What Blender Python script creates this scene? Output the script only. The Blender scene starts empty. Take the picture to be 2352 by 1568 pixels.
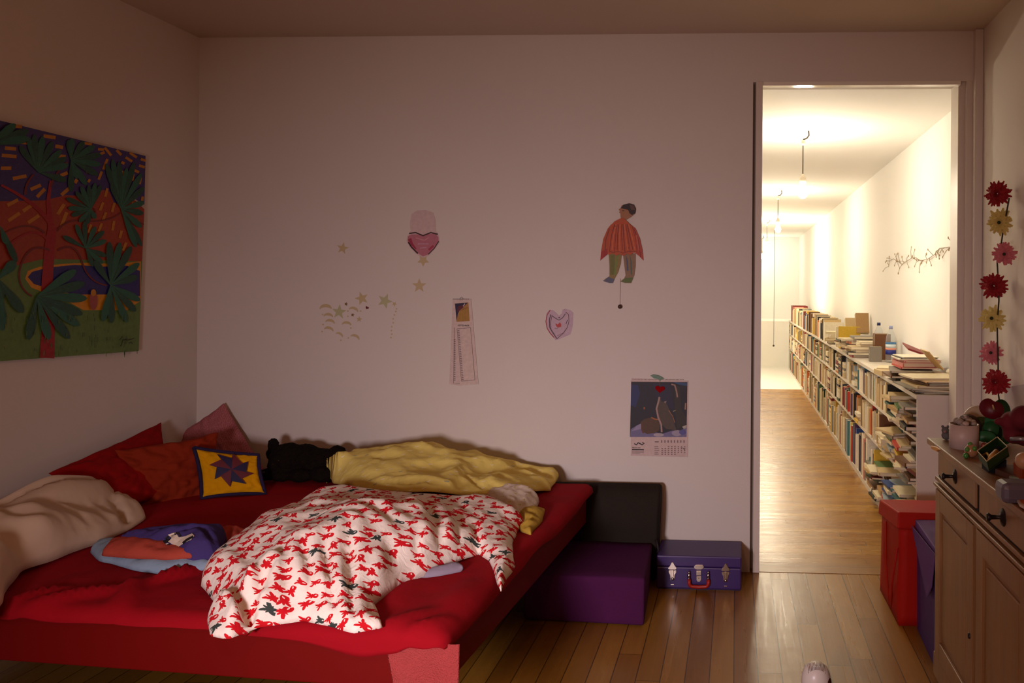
import bpy, bmesh, math, random
from mathutils import Vector, Matrix, noise, geometry
S = bpy.context.scene
COL = S.collection
random.seed(7)
PI = math.pi

# ---------------------------------------------------------------- camera
FPX, YAW, ROLL, PX0, PY0, CH = 1800.0, -.0488, .0074, 1604.0, 665.0, 1.4
_f = Vector((math.sin(YAW), math.cos(YAW), 0)); _r0 = Vector((math.cos(YAW), -math.sin(YAW), 0)); _u0 = Vector((0, 0, 1))
_r = _r0 * math.cos(ROLL) + _u0 * math.sin(ROLL); _u = _u0 * math.cos(ROLL) - _r0 * math.sin(ROLL)
CAM = Vector((0, 0, CH))
cd = bpy.data.cameras.new('camera'); cam = bpy.data.objects.new('camera', cd); COL.objects.link(cam)
cd.sensor_fit = 'HORIZONTAL'; cd.sensor_width = 36; cd.lens = FPX / 2352 * 36
cd.shift_x = (1176 - PX0) / 2352; cd.shift_y = (PY0 - 784) / 2352
cd.clip_start = .02; cd.clip_end = 100
M = Matrix((_r, _u, -_f)).transposed().to_4x4(); M.translation = CAM; cam.matrix_world = M
S.camera = cam

# ---------------------------------------------------------------- world, lights, exposure
w = bpy.data.worlds.new('world'); S.world = w; w.use_nodes = True
w.node_tree.nodes['Background'].inputs[0].default_value = (.05, .04, .035, 1); w.node_tree.nodes['Background'].inputs[1].default_value = .3
S.view_settings.view_transform = 'Standard'; S.view_settings.look = 'None'; S.view_settings.gamma = 1
S.view_settings.use_curve_mapping = False; S.view_settings.exposure = 0
def light(name, typ, loc, power, color, size=.1, target=None, sy=None):
    d = bpy.data.lights.new(name, typ); o = bpy.data.objects.new(name, d); COL.objects.link(o)
    o.location = loc; d.energy = power; d.color = color
    if typ == 'AREA':
        d.size = size
        if sy: d.shape = 'RECTANGLE'; d.size_y = sy
    else: d.shadow_soft_size = size
    if target: o.rotation_euler = (Vector(target) - Vector(loc)).to_track_quat('-Z', 'Y').to_euler()
    return o
light('warm_room_lamp', 'POINT', (-.45, .15, 1.95), 18.5, (1, .47, .25), .09)          # the lamp of the bedroom, behind the viewer
wg = light('cool_low_light', 'AREA', (-.95, -.1, 1.05), 13.5, (.95, .80, .86), .35, (-.8, 3.9, .28), .3); wg.data.spread = math.radians(82)   # cool area light added low down behind the viewer, its source unseen
WARMBULB = (1, .85, .60)
HALLW = 74

# ---------------------------------------------------------------- pixel helpers: a picture point on a real plane
def ray(px, py): return _f + _r * ((px - PX0) / FPX) - _u * ((py - PY0) / FPX)
def onX(px, py, v): d = ray(px, py); return CAM + d * (v / d.x)
def onY(px, py, v): d = ray(px, py); return CAM + d * (v / d.y)
def onZ(px, py, v): d = ray(px, py); return CAM + d * ((v - CH) / d.z)

# ---------------------------------------------------------------- materials
def lin(c):
    if isinstance(c, str): c = tuple(int(c[i:i + 2], 16) / 255 for i in (0, 2, 4))
    return tuple(x / 12.92 if x <= .04045 else ((x + .055) / 1.055) ** 2.4 for x in c)
class NT:
    def __init__(s, name):
        s.m = bpy.data.materials.new(name); s.m.use_nodes = True; s.t = s.m.node_tree; s.n = s.t.nodes
        s.b = s.n['Principled BSDF']
    def node(s, typ, ins=None, **kw):
        x = s.n.new(typ)
        for k, v in kw.items(): setattr(x, k, v)
        for k, v in (ins or {}).items(): s.put(x.inputs[k], v)
        return x
    def put(s, sock, v):
        if hasattr(v, 'is_output') or isinstance(v, bpy.types.NodeSocket): s.t.links.new(v, sock)
        else: sock.default_value = v
    def math(s, op, a, b=None, c=None):
        x = s.n.new('ShaderNodeMath'); x.operation = op
        for i, v in enumerate((a, b, c)):
            if v is not None: s.put(x.inputs[i], v)
        return x.outputs[0]
    def mix(s, f, a, b):
        x = s.n.new('ShaderNodeMix'); x.data_type = 'RGBA'
        s.put(x.inputs[0], f)
        for i, v in ((6, a), (7, b)): s.put(x.inputs[i], (*v, 1) if isinstance(v, tuple) and len(v) == 3 else v)
        return x.outputs[2]
    def bump(s, h, strength, dist=.01):
        x = s.node('ShaderNodeBump', {'Height': h, 'Strength': strength, 'Distance': dist})
        s.t.links.new(x.outputs[0], s.b.inputs['Normal'])
_m = {}
def mat(name, color, rough=.6, metal=0, var=.12, vscale=6, bump=0, bscale=80, spec=.4, sheen=0):
    if name in _m: return _m[name]
    n = NT(name); c = lin(color); b = n.b
    tc = n.node('ShaderNodeTexCoord')
    nz = n.node('ShaderNodeTexNoise', {'Vector': tc.outputs['Object'], 'Scale': vscale, 'Detail': 4})
    lo = tuple(x * (1 - var) for x in c); hi = tuple(min(1, x * (1 + var)) for x in c)
    n.put(b.inputs['Base Color'], n.mix(nz.outputs[0], lo, hi))
    b.inputs['Roughness'].default_value = rough; b.inputs['Metallic'].default_value = metal
    b.inputs['Specular IOR Level'].default_value = spec
    if sheen: b.inputs['Sheen Weight'].default_value = sheen
    if bump:
        n2 = n.node('ShaderNodeTexNoise', {'Vector': tc.outputs['Object'], 'Scale': bscale, 'Detail': 3})
        n.bump(n2.outputs[0], bump)
    _m[name] = n.m; return n.m
def cloth(name, color, bump=.25, bscale=35, var=.08): return mat(name, color, .92, 0, var, 9, bump, bscale, .12, 0)
def emis(name, color, st):
    n = NT(name); b = n.b; b.inputs['Base Color'].default_value = (*lin(color), 1)
    b.inputs['Emission Color'].default_value = (*lin(color), 1); b.inputs['Emission Strength'].default_value = st; return n.m
def paint_mat(name, rough=.75, bump=.15):
    n = NT(name); a = n.node('ShaderNodeVertexColor'); a.layer_name = 'Col'
    tc = n.node('ShaderNodeTexCoord'); nz = n.node('ShaderNodeTexNoise', {'Vector': tc.outputs['Object'], 'Scale': 60, 'Detail': 4})
    hsv = n.node('ShaderNodeHueSaturation', {'Color': a.outputs[0], 'Value': n.math('MULTIPLY_ADD', nz.outputs[0], .4, .8)})
    n.put(n.b.inputs['Base Color'], hsv.outputs[0]); n.b.inputs['Roughness'].default_value = rough
    n.bump(nz.outputs[0], bump, .004); return n.m
def wood(name, c1, c2, c3, plank, axis, rough=.28, length=1.3, gap=.004):
    """plank floor: boards of a width, running along an axis, each with its own tone and a grain"""
    n = NT(name); tc = n.node('ShaderNodeTexCoord'); sp = n.node('ShaderNodeSeparateXYZ', {0: tc.outputs['Object']})
    across, along = (sp.outputs[0], sp.outputs[1]) if axis == 'Y' else (sp.outputs[1], sp.outputs[0])
    q = n.math('DIVIDE', across, plank); row = n.math('FLOOR', q); fr = n.math('FRACT', q)
    wn = n.node('ShaderNodeTexWhiteNoise', {'W': row}, noise_dimensions='1D')
    al = n.math('ADD', n.math('DIVIDE', along, length), n.math('MULTIPLY', wn.outputs[0], 7.3))
    seg = n.math('FLOOR', al); fs = n.math('FRACT', al)
    cx = n.node('ShaderNodeCombineXYZ', {0: row, 1: seg})
    w2 = n.node('ShaderNodeTexWhiteNoise', {'Vector': cx.outputs[0]}, noise_dimensions='2D')
    gv = n.node('ShaderNodeCombineXYZ', {0: n.math('MULTIPLY', across, 38), 1: n.math('MULTIPLY', along, 2.2), 2: n.math('MULTIPLY', w2.outputs[0], 30)})
    gn = n.node('ShaderNodeTexNoise', {'Vector': gv.outputs[0], 'Scale': 1, 'Detail': 6, 'Distortion': .6})
    col = n.mix(w2.outputs[0], lin(c1), lin(c2)); col = n.mix(n.math('MULTIPLY', gn.outputs[0], .55), col, lin(c3))
    e = n.math('MINIMUM', fr, n.math('SUBTRACT', 1, fr)); g1 = n.math('LESS_THAN', e, gap / plank / 2)
    e2 = n.math('MINIMUM', fs, n.math('SUBTRACT', 1, fs)); g2 = n.math('LESS_THAN', e2, .0015 / length)
    g = n.math('MAXIMUM', g1, g2); col = n.mix(n.math('MULTIPLY', g, .75), col, lin('1c0f06'))
    n.put(n.b.inputs['Base Color'], col); n.b.inputs['Specular IOR Level'].default_value = .38
    n.put(n.b.inputs['Roughness'], n.math('MULTIPLY_ADD', gn.outputs[0], .22, rough - .08))
    big = n.node('ShaderNodeTexNoise', {'Vector': tc.outputs['Object'], 'Scale': 7, 'Detail': 3})
    h = n.math('ADD', n.math('MULTIPLY', gn.outputs[0], .30), n.math('MULTIPLY', big.outputs[0], .9)); h = n.math('SUBTRACT', h, n.math('MULTIPLY', g, .8))
    h = n.math('ADD', h, n.math('MULTIPLY', w2.outputs[0], .25))
    n.bump(h, .35, .006); return n.m
def pine(name):
    n = NT(name); tc = n.node('ShaderNodeTexCoord')
    mp = n.node('ShaderNodeMapping', {'Vector': tc.outputs['Object'], 'Scale': (18, 18, 2.2)})
    nz = n.node('ShaderNodeTexNoise', {'Vector': mp.outputs[0], 'Scale': 1.4, 'Detail': 6, 'Distortion': .8})
    n2 = n.node('ShaderNodeTexNoise', {'Vector': tc.outputs['Object'], 'Scale': 5, 'Detail': 3})
    col = n.mix(nz.outputs[0], lin('6a4526'), lin('9a6e42')); col = n.mix(n.math('MULTIPLY', n2.outputs[0], .35), col, lin('7c5732'))
    n.put(n.b.inputs['Base Color'], col); n.b.inputs['Roughness'].default_value = .42; n.bump(nz.outputs[0], .15, .003); return n.m

def motif_uv(n, scale, off=(0, 0), rnd=.6, vz=1.0):
    """cells scattered over cloth: returns local coordinates turned at random and two random numbers per cell"""
    tc = n.node('ShaderNodeTexCoord'); sp = n.node('ShaderNodeSeparateXYZ', {0: tc.outputs['Object']})
    u = n.math('MULTIPLY_ADD', sp.outputs[0], scale, off[0]); v = n.math('MULTIPLY_ADD', n.math('MULTIPLY_ADD', sp.outputs[2], vz, sp.outputs[1]), scale, off[1])
    uv = n.node('ShaderNodeCombineXYZ', {0: u, 1: v}).outputs[0]
    vo = n.node('ShaderNodeTexVoronoi', {'Vector': uv, 'Scale': 1, 'Randomness': rnd}, voronoi_dimensions='2D')
    d = n.node('ShaderNodeVectorMath', {0: uv, 1: vo.outputs['Position']}, operation='SUBTRACT').outputs[0]
    sc = n.node('ShaderNodeSeparateColor', {0: vo.outputs['Color']})
    return d, sc.outputs[0], sc.outputs[1], sc.outputs[2]
def rot2(n, vec, ang):
    x = n.node('ShaderNodeVectorRotate', {'Vector': vec, 'Angle': ang}, rotation_type='Z_AXIS'); return x.outputs[0]
def ellipse(n, vec, cx, cy, rx, ry, ang=0):
    x = n.node('ShaderNodeVectorMath', {0: vec, 1: (cx, cy, 0)}, operation='SUBTRACT').outputs[0]
    if ang: x = rot2(n, x, -ang)
    y = n.node('ShaderNodeVectorMath', {0: x, 1: (1 / rx, 1 / ry, 1)}, operation='MULTIPLY').outputs[0]
    l = n.node('ShaderNodeVectorMath', {0: y}, operation='LENGTH').outputs['Value']
    return n.math('LESS_THAN', l, 1)
def fish_mat():
    n = NT('fish_cotton'); tot = None
    d, r1, r2, r3 = motif_uv(n, 22, rnd=.6)
    wob = n.node('ShaderNodeTexNoise', {'Vector': n.n['Texture Coordinate'].outputs['Object'], 'Scale': 55, 'Detail': 2})
    wv = n.node('ShaderNodeVectorMath', {0: wob.outputs['Color'], 1: (.5, .5, .5)}, operation='SUBTRACT').outputs[0]
    wv = n.node('ShaderNodeVectorMath', {0: wv, 3: .14}, operation='SCALE').outputs[0] if False else wv
    sw = n.node('ShaderNodeVectorMath', operation='SCALE'); n.put(sw.inputs[0], wv); sw.inputs['Scale'].default_value = .12
    d = n.node('ShaderNodeVectorMath', {0: d, 1: sw.outputs[0]}, operation='ADD').outputs[0]
    ang = n.math('MULTIPLY_ADD', r1, 2.6, -1.9); d = rot2(n, d, ang)
    s = n.node('ShaderNodeVectorMath', operation='SCALE'); n.put(s.inputs[0], d); n.put(s.inputs['Scale'], n.math('MULTIPLY_ADD', r2, -.45, 1.08)); p = s.outputs[0]
    body = n.math('SUBTRACT', ellipse(n, p, .2, 0, .23, .17), ellipse(n, p, .24, .04, .075, .035, .5)); body = n.math('MAXIMUM', body, 0)
    for a, l, wd in ((2.5, .27, .07), (3.2, .2, .05), (3.9, .28, .07), (1.9, .13, .035), (4.6, .15, .04)):
        body = n.math('MAXIMUM', body, ellipse(n, p, .04 + math.cos(a) * l * .8, math.sin(a) * l * .8, l * .72, wd, a))
    grey = n.math('GREATER_THAN', r3, .93)
    col = n.mix(grey, lin('cf1a24'), lin('3c4440'))
    n.put(n.b.inputs['Base Color'], n.mix(body, lin('f2e4d6'), col))
    n.b.inputs['Roughness'].default_value = .95; n.b.inputs['Specular IOR Level'].default_value = .1
    w2 = n.node('ShaderNodeTexNoise', {'Vector': n.n['Texture Coordinate'].outputs['Object'], 'Scale': 22, 'Detail': 4, 'Distortion': 1})
    n.bump(w2.outputs[0], .35, .012); return n.m
def tick_mat(name, base, mark, scale=16, kind='tick', base2=None):
    n = NT(name); d, r1, r2, r3 = motif_uv(n, scale, (3.3, 1.7), .5)
    d = rot2(n, d, n.math('MULTIPLY_ADD', r1, .9, -.4))
    if kind == 'tick':
        m = n.math('MAXIMUM', ellipse(n, d, .05, .04, .14, .028, .8), ellipse(n, d, -.06, -.03, .06, .03, -.7))
        m = n.math('MULTIPLY', m, n.math('LESS_THAN', r2, .72))
        blob = n.math('MULTIPLY', ellipse(n, d, 0, 0, .17, .09, .3), n.math('GREATER_THAN', r2, .93))
    elif kind == 'moon':
        m = n.math('MAXIMUM', n.math('SUBTRACT', ellipse(n, d, 0, 0, .15, .15), ellipse(n, d, -.06, .05, .13, .13)), 0); blob = None
    else:
        m = n.math('MULTIPLY', ellipse(n, d, 0, 0, .26, .26), 1.0); blob = None
    col = n.mix(m, lin(base), lin(mark))
    if blob is not None: col = n.mix(n.math('MULTIPLY', blob, .7), col, lin('8fa294'))
    n.put(n.b.inputs['Base Color'], col); n.b.inputs['Roughness'].default_value = .95; n.b.inputs['Specular IOR Level'].default_value = .1
    w2 = n.node('ShaderNodeTexNoise', {'Vector': n.n['Texture Coordinate'].outputs['Object'], 'Scale': 20, 'Detail': 4, 'Distortion': 1})
    n.bump(w2.outputs[0], .3, .012); return n.m

# ---------------------------------------------------------------- builders
def wloc(o):
    v = Vector((0, 0, 0))
    while o: v += o.location; o = o.parent
    return v
def finish(name, me, m, parent, smooth, tagd, origin):
    o = bpy.data.objects.new(name, me); COL.objects.link(o)
    for x in (m if isinstance(m, (list, tuple)) else [m]): me.materials.append(x)
    if smooth is not None:
        for p in me.polygons: p.use_smooth = bool(smooth)
    if parent:
        off = wloc(parent); o.parent = parent
    elif origin is not None: off = Vector(origin)
    else:
        vs = [v.co for v in me.vertices]
        off = Vector(((min(v.x for v in vs) + max(v.x for v in vs)) / 2, (min(v.y for v in vs) + max(v.y for v in vs)) / 2, min(v.z for v in vs)))
    me.transform(Matrix.Translation(-off))
    if not parent: o.location = off
    if tagd: tag(o, *tagd)
    return o
def tag(o, label=None, cat=None, group=None):
    if label: o['label'] = label
    if cat: o['category'] = cat
    if group: o['group'] = group
    return o
def obj(name, bm, m, parent=None, smooth=False, tg=None, origin=None, bevel=0, sub=0, solid=0):
    me = bpy.data.meshes.new(name); bm.normal_update(); bm.to_mesh(me); bm.free()
    o = finish(name, me, m, parent, smooth, tg, origin)
    if solid: x = o.modifiers.new('s', 'SOLIDIFY'); x.thickness = solid; x.offset = -1
    if bevel: x = o.modifiers.new('b', 'BEVEL'); x.width = bevel; x.segments = 2; x.limit_method = 'ANGLE'
    if sub: x = o.modifiers.new('d', 'SUBSURF'); x.levels = sub; x.render_levels = sub
    return o
def thing(name, label, cat, loc=(0, 0, 0), group=None):
    o = bpy.data.objects.new(name, None); COL.objects.link(o); o.location = loc; o.empty_display_size = .1
    return tag(o, label, cat, group)
def struct(name, bm, m, **k):
    o = obj(name, bm, m, origin=(0, 0, 0), **k); o['kind'] = 'structure'; return o
def box(x0, x1, y0, y1, z0, z1, bm=None, mi=0):
    bm = bm or bmesh.new()
    vs = [bm.verts.new((x, y, z)) for z in (z0, z1) for y in (y0, y1) for x in (x0, x1)]
    for q in ((0, 2, 3, 1), (4, 5, 7, 6), (0, 1, 5, 4), (2, 6, 7, 3), (0, 4, 6, 2), (1, 3, 7, 5)):
        f = bm.faces.new([vs[i] for i in q]); f.material_index = mi
    return bm
def hexa(c, bm=None):
    """box from 8 corners: bottom 4 ccw, top 4 ccw"""
    bm = bm or bmesh.new(); vs = [bm.verts.new(v) for v in c]
    for q in ((3, 2, 1, 0), (4, 5, 6, 7), (0, 1, 5, 4), (1, 2, 6, 5), (2, 3, 7, 6), (3, 0, 4, 7)): bm.faces.new([vs[i] for i in q])
    bmesh.ops.recalc_face_normals(bm, faces=bm.faces); return bm
def tube(pts, r, seg=8, bm=None, taper=None):
    bm = bm or bmesh.new(); pts = [Vector(p) for p in pts]; rings = []
    for i, p in enumerate(pts):
        t = (pts[min(i + 1, len(pts) - 1)] - pts[max(i - 1, 0)]).normalized()
        a = t.orthogonal().normalized() if i == 0 else (rings_a - t * rings_a.dot(t)).normalized()
        rings_a = a; b = t.cross(a); rr = r if taper is None else r * taper[i]
        rings.append([bm.verts.new(p + (a * math.cos(2 * PI * k / seg) + b * math.sin(2 * PI * k / seg)) * rr) for k in range(seg)])
    for i in range(len(rings) - 1):
        for k in range(seg): bm.faces.new((rings[i][k], rings[i][(k + 1) % seg], rings[i + 1][(k + 1) % seg], rings[i + 1][k]))
    bm.faces.new(rings[0][::-1]); bm.faces.new(rings[-1]); return bm
def lathe(prof, c=(0, 0, 0), seg=24, bm=None, ax='Z'):
    bm = bm or bmesh.new(); c = Vector(c); rings = []
    def P(r, h, a):
        if ax == 'Z': return c + Vector((r * math.cos(a), r * math.sin(a), h))
        if ax == 'X': return c + Vector((h, r * math.cos(a), r * math.sin(a)))
        return c + Vector((r * math.cos(a), h, r * math.sin(a)))
    for r, h in prof:
        rings.append([bm.verts.new(P(0, h, 0))] if r < 1e-6 else [bm.verts.new(P(r, h, 2 * PI * k / seg)) for k in range(seg)])
    for i in range(len(rings) - 1):
        A, B = rings[i], rings[i + 1]
        for k in range(seg):
            if len(A) == 1 and len(B) == 1: break
            if len(A) == 1: bm.faces.new((A[0], B[(k + 1) % seg], B[k]))
            elif len(B) == 1: bm.faces.new((A[k], A[(k + 1) % seg], B[0]))
            else: bm.faces.new((A[k], A[(k + 1) % seg], B[(k + 1) % seg], B[k]))
    bmesh.ops.recalc_face_normals(bm, faces=bm.faces); return bm
def ball(c, r, bm=None, sub=2, sc=(1, 1, 1)):
    bm = bm or bmesh.new()
    bmesh.ops.create_icosphere(bm, subdivisions=sub, radius=r, matrix=Matrix.Translation(Vector(c)) @ Matrix.Diagonal((*sc, 1))); return bm
def prism(pts, n, depth, bm=None):
    """closed outline of 3-D points extruded along n by depth"""
    bm = bm or bmesh.new(); pts = [Vector(p) for p in pts]; n = Vector(n).normalized() * depth
    a = [bm.verts.new(p) for p in pts]; b = [bm.verts.new(p + n) for p in pts]; N = len(a)
    bm.faces.new(a); bm.faces.new(b[::-1])
    for i in range(N): bm.faces.new((a[i], b[i], b[(i + 1) % N], a[(i + 1) % N]))
    bmesh.ops.recalc_face_normals(bm, faces=bm.faces); bmesh.ops.triangulate(bm, faces=[f for f in bm.faces if len(f.verts) > 4]); return bm
PAINT = paint_mat('paint_layer'); PAPER = paint_mat('printed_paper', .6, .03); OILS = paint_mat('oil_paint', .5, .6)
def art(name, base, basecol, layers, proj, n, thick=.002, m=None, parent=None, tg=None, step=.00004):
    """a flat thing: a sheet of real thickness with painted shapes as layers on its face. points are picture points projected on its plane"""
    bm = bmesh.new(); cl = bm.loops.layers.float_color.new('Col'); n = Vector(n).normalized()
    def paintf(fs, c):
        c = (*lin(c), 1)
        for f in fs:
            for l in f.loops: l[cl] = c
    P = [proj(*p) for p in base]; before = set(bm.faces); prism([p for p in P], n, thick, bm); paintf([f for f in bm.faces], basecol)
    for k, (pts, c) in enumerate(layers):
        q = [proj(*p) + n * (thick + step * k + .0001) for p in pts]
        vs = [bm.verts.new(p) for p in q]
        for t in geometry.tessellate_polygon([q]):
            try: f = bm.faces.new([vs[i] for i in t])
            except ValueError: continue
            if f.calc_area() < 1e-12: continue
            f.normal_update()
            if f.normal.dot(n) < 0: f.normal_flip()
            paintf([f], c)
    return obj(name, bm, m or PAINT, parent, tg=tg)
# 2-D shape helpers in picture points
def stroke(pts, w, w2=None):
    L, R = [], []
    for i, p in enumerate(pts):
        a = pts[max(i - 1, 0)]; b = pts[min(i + 1, len(pts) - 1)]; dx, dy = b[0] - a[0], b[1] - a[1]; l = math.hypot(dx, dy) or 1
        ww = (w + ((w2 if w2 is not None else w) - w) * i / max(1, len(pts) - 1)) / 2
        L.append((p[0] - dy / l * ww, p[1] + dx / l * ww)); R.append((p[0] + dy / l * ww, p[1] - dx / l * ww))
    return L + R[::-1]
def bez(p0, p1, p2, p3=None, n=10):
    o = []
    for i in range(n + 1):
        t = i / n
        if p3: o.append(tuple((1 - t) ** 3 * a + 3 * (1 - t) ** 2 * t * b + 3 * (1 - t) * t * t * c + t ** 3 * d for a, b, c, d in zip(p0, p1, p2, p3)))
        else: o.append(tuple((1 - t) ** 2 * a + 2 * (1 - t) * t * b + t * t * c for a, b, c in zip(p0, p1, p2)))
    return o
def ell(cx, cy, rx, ry, a=0, n=14, t0=0, t1=2 * PI):
    o = []
    full = abs(t1 - t0 - 2 * PI) < .01
    for i in range(n if full else n + 1):
        t = t0 + (t1 - t0) * i / n; x, y = rx * math.cos(t), ry * math.sin(t)
        o.append((cx + x * math.cos(a) - y * math.sin(a), cy + x * math.sin(a) + y * math.cos(a)))
    return o
def star(cx, cy, r, a=0, inner=.42, n=5):
    return [(cx + (r if i % 2 == 0 else r * inner) * math.sin(a + PI * i / n), cy - (r if i % 2 == 0 else r * inner) * math.cos(a + PI * i / n)) for i in range(2 * n)]
def heart(cx, cy, w, h, a=0, n=22):
    o = []
    for i in range(n):
        t = 2 * PI * i / n; x = 16 * math.sin(t) ** 3 / 16 * w / 2; y = -(13 * math.cos(t) - 5 * math.cos(2 * t) - 2 * math.cos(3 * t) - math.cos(4 * t)) / 17 * h / 2 - h * .06
        o.append((cx + x * math.cos(a) - y * math.sin(a), cy + x * math.sin(a) + y * math.cos(a)))
    return o
def leaf(x0, y0, x1, y1, w):
    dx, dy = x1 - x0, y1 - y0; l = math.hypot(dx, dy); nx, ny = -dy / l, dx / l; o = []
    prof = ((0, .12), (.25, .45), (.5, .8), (.72, 1), (.88, .8), (.97, .4), (1, 0), (.97, -.4), (.88, -.8), (.72, -1), (.5, -.8), (.25, -.45), (0, -.12))
    return [(x0 + dx * t + nx * w / 2 * s, y0 + dy * t + ny * w / 2 * s) for t, s in prof]
def text(body, proj, x, y, h, n, up, right, color, parent, name='lettering', tight=1.0):
    """raised flat lettering: converted to a mesh"""
    cu = bpy.data.curves.new(name, 'FONT'); cu.body = body; cu.size = h * 1.4; cu.extrude = .0002; cu.resolution_u = 2
    o = bpy.data.objects.new(name, cu); COL.objects.link(o); dg = bpy.context.evaluated_depsgraph_get(); dg.update()
    me = bpy.data.meshes.new_from_object(o.evaluated_get(dg)); bpy.data.objects.remove(o)
    M3 = Matrix((Vector(right) * tight, Vector(up), Vector(n))).transposed().to_4x4(); M3.translation = Vector(proj(x, y)) + Vector(n) * .003
    me.transform(M3); return finish(name, me, mat('ink_' + color, color, .8, var=.02), parent, False, None, None)
def copy_tree(o, parent=None):
    c = o.copy(); COL.objects.link(c)
    if parent: c.parent = parent
    for ch in list(o.children): copy_tree(ch, c)
    return c
def fbm(v, o=4): return noise.fractal(v, 1.0, 2.0, o)
# soft goods
def pillow(name, c, th, m, label=None, cat=None, seed=0, n=30, pinch=.07, wr=.012, parent=None, group=None, power=.5, wf=5):
    """c: four corners (a,b,c,d round the edge); stuffed between two sheets"""
    bm = bmesh.new(); c = [Vector(x) for x in c]; nn = (c[1] - c[0]).cross(c[3] - c[0]).normalized(); g = {}
    if nn.y > 0: nn = -nn
    mid = sum(c, Vector()) / 4
    for s in (1, -1):
        for i in range(n + 1):
            for j in range(n + 1):
                u, v = i / n * 2 - 1, j / n * 2 - 1; edge = i in (0, n) or j in (0, n)
                if edge and s == -1: g[s, i, j] = g[1, i, j]; continue
                pu, pv = u * (1 - pinch * (1 - v * v)), v * (1 - pinch * (1 - u * u))
                a, b = (pu + 1) / 2, (pv + 1) / 2
                p = (c[0] * (1 - a) + c[1] * a) * (1 - b) + (c[3] * (1 - a) + c[2] * a) * b
                k = ((1 - u * u) * (1 - v * v)) ** power
                r = Vector((u * wf + seed * 7.1, v * wf, seed * 3.3 + s)); cr = (abs(noise.noise(r)) - .25) * wr * 3 + fbm(r * 2, 3) * wr
                cs = math.exp(-((1 - abs(u)) ** 2 + (1 - abs(v)) ** 2) * 2.5) * math.sin(math.atan2(1 - abs(v) + .05, 1 - abs(u) + .05) * 11) * wr * .9
                p = p + nn * s * (k * th + (cr + cs) * min(1, k * 3)) + Vector((0, 0, fbm(r * 1.3 + Vector((9, 0, 0)), 2) * wr * .6))
                g[s, i, j] = bm.verts.new(p)
    for s in (1, -1):
        for i in range(n):
            for j in range(n):
                q = (g[s, i, j], g[s, i + 1, j], g[s, i + 1, j + 1], g[s, i, j + 1]); bm.faces.new(q if s == 1 else q[::-1])
    bmesh.ops.recalc_face_normals(bm, faces=bm.faces)
    return obj(name, bm, m, parent, True, (label, cat, group) if label else None, sub=1)
def resample(pts, N, closed=True):
    pts = [Vector(p) for p in pts]; q = pts + [pts[0]] if closed else pts
    L = [0]
    for i in range(len(q) - 1): L.append(L[-1] + (q[i + 1] - q[i]).length)
    o = []; M_ = N if closed else N - 1; k = 0
    for i in range(N):
        d = L[-1] * i / M_
        while k < len(L) - 2 and L[k + 1] < d: k += 1
        t = (d - L[k]) / max(1e-9, L[k + 1] - L[k]); o.append(q[k].lerp(q[k + 1], t))
    return o
def smoothp(P, it, closed=True):
    for _ in range(it):
        N = len(P); P = [(P[(i - 1) % N] + P[i] * 2 + P[(i + 1) % N]) / 4 if closed or 0 < i < N - 1 else P[i] for i in range(N)]
    return P
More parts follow.
